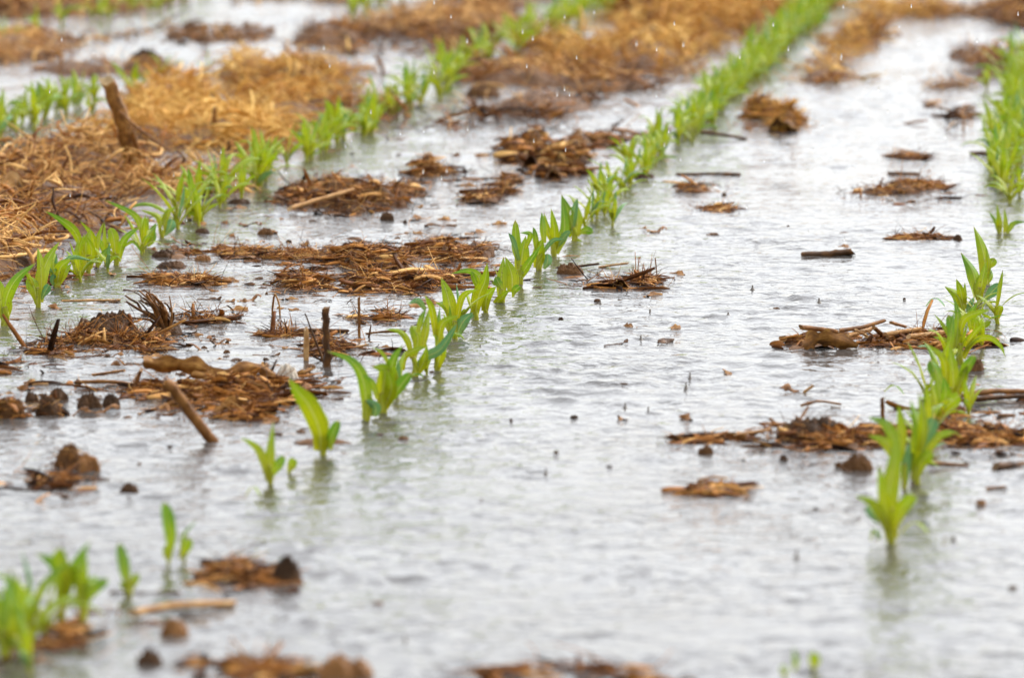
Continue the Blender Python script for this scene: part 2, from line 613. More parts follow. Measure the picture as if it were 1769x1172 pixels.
def poly_sd(x, y, P):
    """distance to a polygon's outline, positive inside"""
    d = np.full(x.shape, 1e9)
    ins = np.zeros(x.shape, bool)
    n = len(P)
    for i in range(n):
        a, b = P[i], P[(i + 1) % n]
        ex, ey = b - a
        wx, wy = x - a[0], y - a[1]
        q = np.clip((wx * ex + wy * ey) / (ex * ex + ey * ey), 0, 1)
        d = np.minimum(d, (wx - q * ex) ** 2 + (wy - q * ey) ** 2)
        c = ((a[1] > y) != (b[1] > y)) & (x < ex * (y - a[1]) / (ey if abs(ey) > 1e-9 else 1e-9) + a[0])
        ins ^= c
    d = np.sqrt(d)
    return np.where(ins, d, -d)


def soil_h(x, y):
    h = -0.045 + 0.02 * (fbm(x * 2.3, y * 1.6, 3) - 0.5)
    top = np.zeros(x.shape)
    for (kd, *_), P in zip(BANKS, BPOLY):
        lo, hi = P.min(0) - 0.3, P.max(0) + 0.3
        k = (x > lo[0]) & (x < hi[0]) & (y > lo[1]) & (y < hi[1])
        if k.any():
            s = np.clip((poly_sd(x[k], y[k], P) + 0.5 * (fbm(x[k] * 4 + 9, y[k] * 1.8 + 5, 3) - 0.52)) / 0.16 * 0.5 + 0.5, 0, 1)
            top[k] = np.maximum(top[k], s * s * (3 - 2 * s) * (1.0 if kd == 'golden' else 0.82))
    rough = fbm(x * 6 + 3, y * 2.6 + 8, 4) - 0.46
    beyond = np.clip((y - 20.5) / 2.0, 0, 1) * np.clip((fbm(x * 0.9 + 7, y * 0.5 + 3, 3) - 0.42) * 8, 0, 1)   # the rest of the field, out of the photo
    top = np.maximum(top, beyond)
    return h + top * (0.056 + 0.15 * rough) + 0.012 * (fbm(x * 28, y * 22, 3) - 0.5) * (0.3 + top)


def axis_pts(fine0, fine1, step, far, grow=1.22):
    a = list(np.arange(fine0, fine1, step))
    s, x = step, a[-1]
    while x < far:
        s *= grow
        x += s
        a.append(x)
    s, x = step, a[0]
    lo = []
    while x > -far:
        s *= grow
        x -= s
        lo.append(x)
    return np.array(lo[::-1] + a)


def sheet(xs, ys, zf):
    X, Y = np.meshgrid(xs, ys)
    Z = zf(X, Y)
    V = np.stack([X, Y, Z], -1).reshape(-1, 3)
    return V, grid_quads(len(ys), len(xs))


V, Q = sheet(axis_pts(-2.6, 2.6, 0.02, 900), axis_pts(4.6, 22, 0.03, 900), soil_h)
o = obj('field_soil', mesh('field_soil', V, Q), SOIL)
o['kind'] = 'structure'

# ------------------------------------------------------------------ the flood water
wr = np.random.default_rng(11)
SPLASHES = [(1123, 540), (1107, 588), (1080, 705), (1185, 672), (1258, 545), (1415, 523), (1120, 712), (1192, 655), (830, 600),
            (1300, 500), (1037, 525), (943, 820), (1024, 1140), (700, 1108), (1376, 965), (1145, 998), (780, 640), (1500, 480),
            (1290, 635), (868, 355), (655, 760), (1450, 700), (960, 600), (1340, 470), (1010, 560), (250, 470), (427, 465), (440, 545), (1230, 780)]


def water_h(X, Y):
    z = np.zeros(X.shape)
    near = (np.abs(X) < 3.2) & (Y > 4.4) & (Y < 23)
    x, y = X[near], Y[near]
    q = np.zeros(x.shape)
    for k in range(46):
        lam = wr.uniform(0.03, 0.13)
        a = wr.normal(1.45, 0.8)
        amp = lam * wr.uniform(0.0011, 0.0030)
        q += amp * np.sin(2 * np.pi / lam * (x * math.cos(a) + y * math.sin(a)) + wr.random() * 7 + 1.5 * vnoise(x * 2 + k, y * 2))
    patch = 0.35 + 0.9 * np.clip((fbm(x * 1.7 + 2, y * 0.9 + 4, 3) - 0.35) * 3.0, 0, 1)
    g = G(1130, 640)
    patch += 0.7 * np.exp(-((x - g[0]) / 0.32) ** 2 - ((y - g[1]) / 0.55) ** 2)
    patch += 0.7 * np.exp(-((x - G(1345, 470)[0]) / 0.12) ** 2 - ((y - G(1345, 470)[1]) / 0.5) ** 2)
    q *= patch
    zz = np.zeros(X.shape)
    zz[near] = q
    # rings spreading from raindrops
    xs, ys = X[0], Y[:, 0]
    pts = [tuple(G(u, v)[:2]) + (1.6,) for u, v in SPLASHES]
    for k in range(1100):
        d = 5.0 + 12 * wr.random() ** 1.4
        pts.append((wr.uniform(-1, 1) * d * 0.10, d, wr.uniform(0.4, 1.2) * (2.3 if k % 4 == 0 else 1)))
    for px, py, s in pts:
        r0 = wr.uniform(0.012, 0.07)
        lam = 0.034
        i0, i1 = np.searchsorted(xs, (px - r0 - 0.07, px + r0 + 0.07))
        j0, j1 = np.searchsorted(ys, (py - r0 - 0.07, py + r0 + 0.07))
        if i1 <= i0 or j1 <= j0:
            continue
        rr = np.sqrt((X[j0:j1, i0:i1] - px) ** 2 + (Y[j0:j1, i0:i1] - py) ** 2)
        zz[j0:j1, i0:i1] += s * 0.0014 * (0.03 / (0.02 + r0)) * np.cos((rr - r0) * 2 * np.pi / lam) * np.exp(-((rr - r0) / 0.028) ** 2)
    return z + zz


V, Q = sheet(axis_pts(-2.3, 2.3, 0.0085, 900, 1.25), axis_pts(4.7, 20, 0.0125, 900, 1.25), water_h)
o = obj('flood_water', mesh('flood_water', V, Q), WATER)
o['kind'] = 'structure'

# ------------------------------------------------------------------ straw lying on the banks
cr = np.random.default_rng(21)
for (kind, px, dens, mat, fluff), P in zip(BANKS, BPOLY):
    lo, hi = P.min(0) - 0.15, P.max(0) + 0.15
    area = (hi - lo).prod()
    n = int(area * dens * 1.35)
    x = cr.uniform(lo[0], hi[0], n)
    y = cr.uniform(lo[1], hi[1], n)
    s = poly_sd(x, y, P)
    dn = fbm(x * 6 + 1, y * 4 + 2, 3)
    hs_ = soil_h(x, y)
    keep = (s + 0.6 * (fbm(x * 4 + 9, y * 1.8 + 5, 3) - 0.5) + 0.06 * cr.normal(size=n) > 0) & (hs_ > -0.012 - 0.02 * cr.random(n) ** 3) & (cr.random(n) < np.clip((dn - 0.28) * 4.2, 0.34, 1))
    x, y, dn = x[keep], y[keep], dn[keep]
    n = len(x)
    z = np.maximum(soil_h(x, y), -0.004) + 0.004 + fluff * cr.random(n) ** 1.7 * np.clip(dn * 1.9 - 0.35, 0.1, 1)
    L = cr.gamma(4, 0.017, n) + 0.02
    wd = cr.uniform(0.0006, 0.0014, n) * (1 + 2.6 * (cr.random(n) < 0.12))
    tone = np.clip(0.05 + 0.9 * cr.random(n) + 0.9 * (fbm(x * 3.1, y * 1.4 + 30, 3) - 0.5) + 0.5 * (z / max(fluff, 0.01) - 0.4) * 0.4, 0.02, 0.98)
    Vb, Qb, tn = blades(cr, np.stack([x, y, z], -1), cr.random(n) * 6.3, cr.normal(0, 0.5, n), L, wd, wd * cr.uniform(0.35, 0.9, n), cr.normal(0, 1.1, n), 4, tone)
    o = obj('straw_cover', mesh('straw_cover', Vb, Qb, attrs={'tone': tn}), mat)
    o['kind'] = 'stuff'


# ------------------------------------------------------------------ builders of the things in the water
def mat_z(x, y, rx, ry, h, o):
    """height of a mat's wet core: a low swelling broken up by noise, partly under water"""
    r2 = (x / rx) ** 2 + (y / ry) ** 2
    big = fbm(x / 0.05 + o, y / 0.10 + o * 2, 3) - 0.5
    fine = fbm(x / 0.011 + o, y / 0.016, 3) - 0.5
    return h * (0.75 * (1 - r2) + 8.0 * big - 0.82 + 1.0 * fine)


def straw_heap(rng, rx, ry, h, n, mat, L=0.06, mess=0.35, parent=None, wide=0.12, thick=1.0, o=None):
    n = int(n * 2.9)
    r = np.sqrt(rng.random(n)) * 1.25
    a = rng.random(n) * 2 * np.pi
    x, y = r * np.cos(a) * rx, r * np.sin(a) * ry
    if o is None:
        z = h * np.sqrt(np.maximum(0.02, 1 - np.minimum(r, 1) ** 2)) * rng.uniform(0.6, 1.05, n)
    else:
        z0 = mat_z(x, y, rx, ry, h, o)
        k = z0 > -0.15 * h - 0.7 * h * rng.random(n) ** 4
        x, y, z0 = x[k], y[k], z0[k]
        nf = n // 9
        af, rf = rng.random(nf) * 6.3, 1 + rng.gamma(1.2, 0.28, nf)
        x = np.concatenate([x, rf * np.cos(af) * rx])
        y = np.concatenate([y, rf * np.sin(af) * ry])
        z0 = np.concatenate([z0, np.full(nf, -0.01)])
        n = len(x)
        z = np.maximum(z0, -0.001) + 0.001 + (0.1 + 0.45 * mess) * h * rng.random(n) ** 2.2 * (z0 > -0.009)
    up = rng.random(n) < 0.06 * mess / 0.35
    ln = rng.gamma(3, L / 4.6, n) + 0.008
    wd = rng.uniform(0.0005, 0.0012, n) * thick
    br = rng.random(n) < wide
    wd = wd * np.where(br, rng.uniform(2.5, 5.0, n), 1)
    fine = (rng.random(n) < 0.62) & ~br
    wd = np.where(fine, wd * 0.6, wd)
    curl = np.clip(np.where(fine, rng.normal(0, 1.1, n), rng.normal(0, 0.4, n)), -1.9, 1.9)
    az = np.where(fine, rng.random(n) * 6.3, rng.normal(0.1, 0.6, n) + np.pi * rng.integers(0, 2, n))
    pitch = np.where(fine, rng.normal(0, 0.3 + 0.5 * mess, n), rng.normal(0, 0.13, n))
    pitch = np.where(up, rng.normal(0, 1.0, n) * mess * 1.6, pitch)
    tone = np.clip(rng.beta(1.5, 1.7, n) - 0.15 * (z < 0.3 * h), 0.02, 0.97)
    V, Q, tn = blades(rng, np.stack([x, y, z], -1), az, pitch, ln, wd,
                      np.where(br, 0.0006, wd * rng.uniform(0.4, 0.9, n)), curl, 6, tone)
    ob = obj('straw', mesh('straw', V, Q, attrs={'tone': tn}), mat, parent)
    ob['kind'] = 'stuff'
    return ob


def straw_mat_thing(u, v, ru, rd, hpx, n, label, mat=None, mud=True, L=0.055, mess=0.35, wide=0.12, seed=0, name='straw_mat', cat='straw', thick=1.0):
    """a mat of straw: centre pixel of its waterline, half width in pixels, half depth in metres, height in pixels"""
    rng = np.random.default_rng(1000 + seed + int(u) * 7 + int(v))
    g = G(u, v)
    m = PX(g[1])
    t = thing(name, label, cat, g)
    o = rng.random() * 60 + 3
    rd *= 0.85
    rx, h = ru * m * 0.95, hpx * m * 0.33
    if mud:
        xs, ys = np.linspace(-1.3, 1.3, max(24, int(rx / 0.0035)))[:, None] * rx, np.linspace(-1.3, 1.3, max(20, int(rd / 0.005)))[:, None] * rd
        X, Y = np.meshgrid(xs[:, 0], ys[:, 0])
        Z = np.maximum(mat_z(X, Y, rx, rd, h, o), -0.03)
        obj('wet_core', mesh('wet_core', np.stack([X, Y, Z], -1).reshape(-1, 3), grid_quads(X.shape[0], X.shape[1])), SOIL if mat is GOLD or seed % 3 == 0 else LITTER, t)
    straw_heap(rng, rx, rd, h, n, mat or BROWN, L, mess, t, wide, thick, o if mud else None)
    return t


def clod(u, v, ru, hpx, label, mat=None, rd=None, group=None, cat='clod', name='mud_clod', rough=0.5, grass=0):
    rng = np.random.default_rng(300 + int(u) * 3 + int(v))
    g = G(u, v)
    m = PX(g[1])
    V, Q, T = lump(rng, ru * m, rd or ru * m * 0.8, hpx * m * 0.85, n=34, m=52, rough=rough, sink=0.3)
    me = mesh('mud_clod', V, Q, T)
    if grass:
        t = thing(name, label, cat, g, group)
        obj('soil', me, mat or MUD, t)
        straw_heap(rng, ru * m, ru * m * 0.7, hpx * m, grass, BROWN, 0.03, 0.5, t)
        return t
    return tag(obj(name, me, mat or MUD, None, g), label, cat, group)


def stalk(pts, wpx, label, mat=None, name='cornstalk_piece', cat='stalk', dz=0.0, depth=0.0, squash=0.8, nodes=1, taper=0.85, sink=0.012, upright=False, group=None, base=None, split=0):
    """a stalk through photo pixels; lying ones rest at their waterline, upright ones stand at their foot (the first point)"""
    rng = np.random.default_rng(700 + int(pts[0][0]) * 5 + int(pts[0][1]))
    u, v = base if base else (pts[0] if upright else (sum(p[0] for p in pts) / len(pts), max(p[1] for p in pts)))
    g = G(u, v)
    m = PX(g[1])
    n0 = len(pts)
    C = np.array([P3(p[0], p[1], g[1] + depth * (i / (n0 - 1) - (0 if upright else 0.5))) for i, p in enumerate(pts)])
    if upright:
        C = np.vstack([C[:1] + (C[:1] - C[1:2]) * (0.03 / max(np.linalg.norm(C[0] - C[1]), 1e-4)), C])
    else:
        C[:, 2] += dz
    C = catmull(C, 16) - g
    r = np.linspace(1, taper, 16) * wpx * m * 0.5
    for k in range(nodes):
        q = rng.uniform(0.2, 0.85)
        r = r * (1 + 0.22 * np.exp(-((np.linspace(0, 1, 16) - q) / 0.045) ** 2))
    C[:, 0] += 0.12 * r * rng.normal(size=16)
    V, Q, T, st, tn = tube(C, r, 10, squash, rng, 0.14, 0.6)
    me = mesh(name, V, Q, T, {'st': st, 'tone': tn})
    if split:
        t = thing(name, label, cat, g, group)
        obj('bark', me, mat or STALK, t)
        return t, g, m
    return tag(obj(name, me, mat or STALK, None, g), label, cat, group)


def dry_blade(pts, wpx, label, depth=0.05, twist=1.2, mat=None, name='dry_corn_leaf', base=None, dz=0.0):
    rng = np.random.default_rng(900 + int(pts[0][0]) + int(pts[0][1]))
    u, v = base if base else (sum(p[0] for p in pts) / len(pts), max(p[1] for p in pts))
    g = G(u, v)
    m = PX(g[1])
    n0 = len(pts)
    C = catmull(np.array([P3(p[0], p[1], g[1] + depth * (i / (n0 - 1) - 0.5)) for i, p in enumerate(pts)]), 26) - g
    C[:, 2] += dz
    t = np.linspace(0, 1, 26)
    W = wpx * m * 0.5 * (0.3 + 0.7 * np.sin(np.pi * np.clip(t * 0.95, 0, 1) ** 0.8) ** 0.8) * (1 + 0.25 * np.sin(t * 23 + rng.random() * 6))
    T = tangents(C)
    up = unit(np.cross(T, np.array([0, 1.0, 0.1])))
    bk = np.cross(T, up)
    a = (twist * (t - 0.3) + 0.25 * np.sin(t * 9 + rng.random() * 6))[:, None]
    V, Q, st = ribbon(C, W, up * np.cos(a) + bk * np.sin(a), 0.5, 0.25, 7, rng)
    st[:, 1] *= 4
    V2 = V + np.tile(np.cross(T, up)[:, None, :] * 0.0007, (1, 7, 1)).reshape(-1, 3)
    n = len(V)
    me = mesh(name, np.vstack([V, V2]), np.vstack([Q, Q[:, ::-1] + n]), None, {'st': np.vstack([st, st]), 'tone': np.zeros(2 * n)})
    return tag(obj(name, me, mat or HUSK, None, g), label, 'dry leaf')


# ------------------------------------------------------------------ seedlings
def leaf_widths(n, kind):
    t = np.linspace(0, 1, n)
    if kind == 'spoon':
        k = np.clip(t / 0.6, 0, 1)
        w = 0.32 + 0.68 * k * k * (3 - 2 * k)
        w = np.where(t > 0.6, np.sqrt(np.maximum(0.0, 1 - ((t - 0.6) / 0.4) ** 2)), w)
    else:
        k = np.clip(t / 0.38, 0, 1)
        w = 0.66 + 0.34 * k * k * (3 - 2 * k)
        w = np.where(t > 0.38, 1 - np.clip((t - 0.38) / 0.62, 0, 1) ** 1.7, w)
    return np.maximum(w, 0.03)


_a = np.linspace(0, 2 * np.pi, 12, endpoint=False)
_V = np.array([[0.0016 * math.sin(q) * math.cos(k), 0.0016 * math.sin(q) * math.sin(k), 0.0016 * math.cos(q)] for q in np.linspace(0.05, math.pi - 0.05, 9) for k in _a])
BEAD = mesh('water_bead', np.vstack([_V, [[0, 0, 0.0016], [0, 0, -0.0016]]]), grid_quads(9, 12, True)[:, ::-1],
            [[108, j, (j + 1) % 12] for j in range(12)] + [[109, 96 + (j + 1) % 12, 96 + j] for j in range(12)])
LM = {'y': LEAF, 'g': LEAFG, 'b': LEAFB}


def seedling_px(u, v, leaves, label, hst=None, wst=9, group=None):
    """a seedling whose leaves follow the photograph: leaf = (pixels from foot to tip, width in pixels, kind, colour)"""
    rng = np.random.default_rng(50 + int(u) * 11 + int(v) * 3)
    g = G(u, v)
    m = PX(g[1])
    t = thing('corn_seedling', label, 'seedling', g, group)
    top = hst if hst else 0.30 * (v - min(p[1] for lf in leaves for p in lf[0]))
    C = catmull(np.array([g + [0, 0, -0.03], g, P3(u + rng.normal(0, 1.5), v - top * 0.5, g[1]), P3(u + rng.normal(0, 2), v - top, g[1])]), 9) - g
    rr = np.linspace(1.0, 0.75, 9) * wst * m * 0.62
    V, Q, T, st, tn = tube(C, rr, 8, 0.8, rng, 0.05)
    st[:, 1] = np.clip(st[:, 1] / max(st[:, 1].max(), 1e-6), 0, 1)
    obj('stem', mesh('stem', V, Q, T, {'st': st}), STEM, t)
    for i, lf in enumerate(leaves):
        pts, wp = lf[0], lf[1]
        kind = lf[2] if len(lf) > 2 and lf[2] in ('spoon', 'spear') else 'spear'
        c = lf[3] if len(lf) > 3 else ('y' if rng.random() < 0.7 else 'g')
        ln = math.hypot(pts[-1][0] - pts[0][0], pts[-1][1] - pts[0][1]) * m
        dep = (rng.choice([-1, 1]) * rng.uniform(0.15, 0.55)) * ln
        oy = rng.uniform(-0.004, 0.004)
        n0 = len(pts)
        C = np.array([P3(p[0], p[1], g[1] + oy + dep * (k / (n0 - 1)) ** 1.5) for k, p in enumerate(pts)])
        C = catmull(C, 18) - g
        T = tangents(C)
        sd = np.cross(T, np.array([0, 1.0, -0.1]))
        nn = np.cross(T, sd)
        tw = rng.uniform(-0.35, 0.35) + rng.uniform(-0.4, 0.4) * np.linspace(0, 1, 18)
        W = leaf_widths(18, kind) * wp * m * 0.70
        V, Q, st = ribbon(C, W, sd * np.cos(tw)[:, None] + nn * np.sin(tw)[:, None], rng.uniform(0.2, 0.5), 0.07, 7, rng)
        obj('leaf', mesh('leaf', V, Q, None, {'st': st}), LM[c], t)
        if rng.random() < 0.45:                       # a bead of rain on the blade
            q = V[7 * int(rng.uniform(3, 13)) + rng.integers(2, 5)]
            o = obj('water_bead', BEAD, DROP, t, q + [0, -0.001, 0.0005])
            s = rng.uniform(0.7, 1.5)
            o.scale = (s, s, s * 0.8)
    return t


def seedling_proto(seed):
    """a seedling built round its own axis, to be copied along the far rows: stem and four or five leaves"""
    rng = np.random.default_rng(4000 + seed)
    parts = []
    h = rng.uniform(0.028, 0.042)
    C = catmull(np.array([[0, 0, -0.03], [0, 0, 0.0], [rng.normal(0, 0.002), rng.normal(0, 0.002), h * 0.6], [rng.normal(0, 0.003), rng.normal(0, 0.003), h]]), 8)
    V, Q, T, st, tn = tube(C, np.linspace(0.0050, 0.0036, 8), 8, 0.85, rng, 0.05)
    st[:, 1] = np.clip(st[:, 1] / max(st[:, 1].max(), 1e-6), 0, 1)
    parts.append(('stem', mesh('stem', V, Q, T, {'st': st}), STEM))
    a0 = rng.random() * 6.28
    nl = rng.integers(5, 7)
    for k in range(nl):
        a = a0 + (k % 2) * math.pi + rng.normal(0, 0.35)
        z0 = h * (0.15 + 0.8 * k / nl)
        first = k == 0
        L = rng.uniform(0.035, 0.05) if first else rng.uniform(0.065, 0.115)
        el0 = rng.uniform(0.75, 1.3) if k < nl - 1 else rng.uniform(1.2, 1.5)
        bend = rng.uniform(0.3, 1.0) if first else (rng.uniform(0.4, 2.3) if k < nl - 1 else rng.uniform(0.0, 0.5))
        t = np.linspace(0, 1, 16)
        el = el0 - bend * t ** 1.6
        az = a + rng.normal(0, 0.25) * t
        D = np.stack([np.cos(az) * np.cos(el), np.sin(az) * np.cos(el), np.sin(el)], -1)
        C = np.vstack([[0, 0, 0], np.cumsum(D[:-1] * L / 15, 0)]) + [0, 0, z0]
        sd = np.stack([-np.sin(az), np.cos(az), 0 * az], -1)
        tw = rng.normal(0, 0.5) * t
        sd = sd * np.cos(tw)[:, None] + np.cross(D, sd) * np.sin(tw)[:, None]
        W = leaf_widths(16, 'spoon' if first else 'spear') * (rng.uniform(0.006, 0.0075) if first else rng.uniform(0.0062, 0.009))
        V, Q, st = ribbon(C, W, sd, rng.uniform(0.2, 0.5), 0.07, 5, rng)
        parts.append(('leaf', mesh('leaf', V, Q, None, {'st': st}), LM['b' if rng.random() < 0.05 else ('y' if rng.random() < 0.84 else 'g')]))
    return parts


PROTOS = [seedling_proto(k) for k in range(16)]
plr = np.random.default_rng(77)


def plant(x, y, label, group, sc=1.0):
    t = thing('corn_seedling', label, 'seedling', (x, y, 0), group)
    t.rotation_euler = (plr.normal(0, 0.06), plr.normal(0, 0.06), plr.random() * 6.28)
    s = sc * plr.uniform(0.82, 1.2)
    t.scale = (s, s, s)
    for nm, me, mt in PROTOS[plr.integers(len(PROTOS))]:
        obj(nm, me, mt, t)
    return t


FAR = []          # beyond some 300 seedlings: the farthest ones, gathered into one object


def far_plant(x, y, sc):
    s = sc * plr.uniform(0.82, 1.2)
    a = plr.random() * 6.28
    ca, sa = math.cos(a) * s, math.sin(a) * s
    for nm, me, mt in PROTOS[plr.integers(len(PROTOS))]:
        V = np.zeros(len(me.vertices) * 3, np.float32)
        me.vertices.foreach_get('co', V)
        V = V.reshape(-1, 3)
        V = np.stack([V[:, 0] * ca - V[:, 1] * sa + x, V[:, 0] * sa + V[:, 1] * ca + y, V[:, 2] * s], -1)
        stv = np.zeros(len(V) * 3, np.float32)
        me.attributes['st'].data.foreach_get('vector', stv)
        FAR.append((V, [list(q.vertices) for q in me.polygons if len(q.vertices) == 4], stv.reshape(-1, 3), mt))


def row(px, label, group, step=0.13, jitter=0.012, sc=1.0, skip=0.04, far=False):
    """seedlings along a row given by pixels of its foot line"""
    pts = [G(u, v)[:2] for u, v in px]
    for a, b in zip(pts[:-1], pts[1:]):
        d = np.linalg.norm(b - a)
        n = max(1, int(round(d / step)))
        for k in range(n):
            if plr.random() < skip:
                continue
            p = a + (b - a) * ((k + plr.uniform(-0.25, 0.25)) / n)
            if far:
                far_plant(p[0] + plr.normal(0, jitter), p[1] + plr.normal(0, jitter), sc)
            else:
                plant(p[0] + plr.normal(0, jitter), p[1] + plr.normal(0, jitter), label, group, sc)


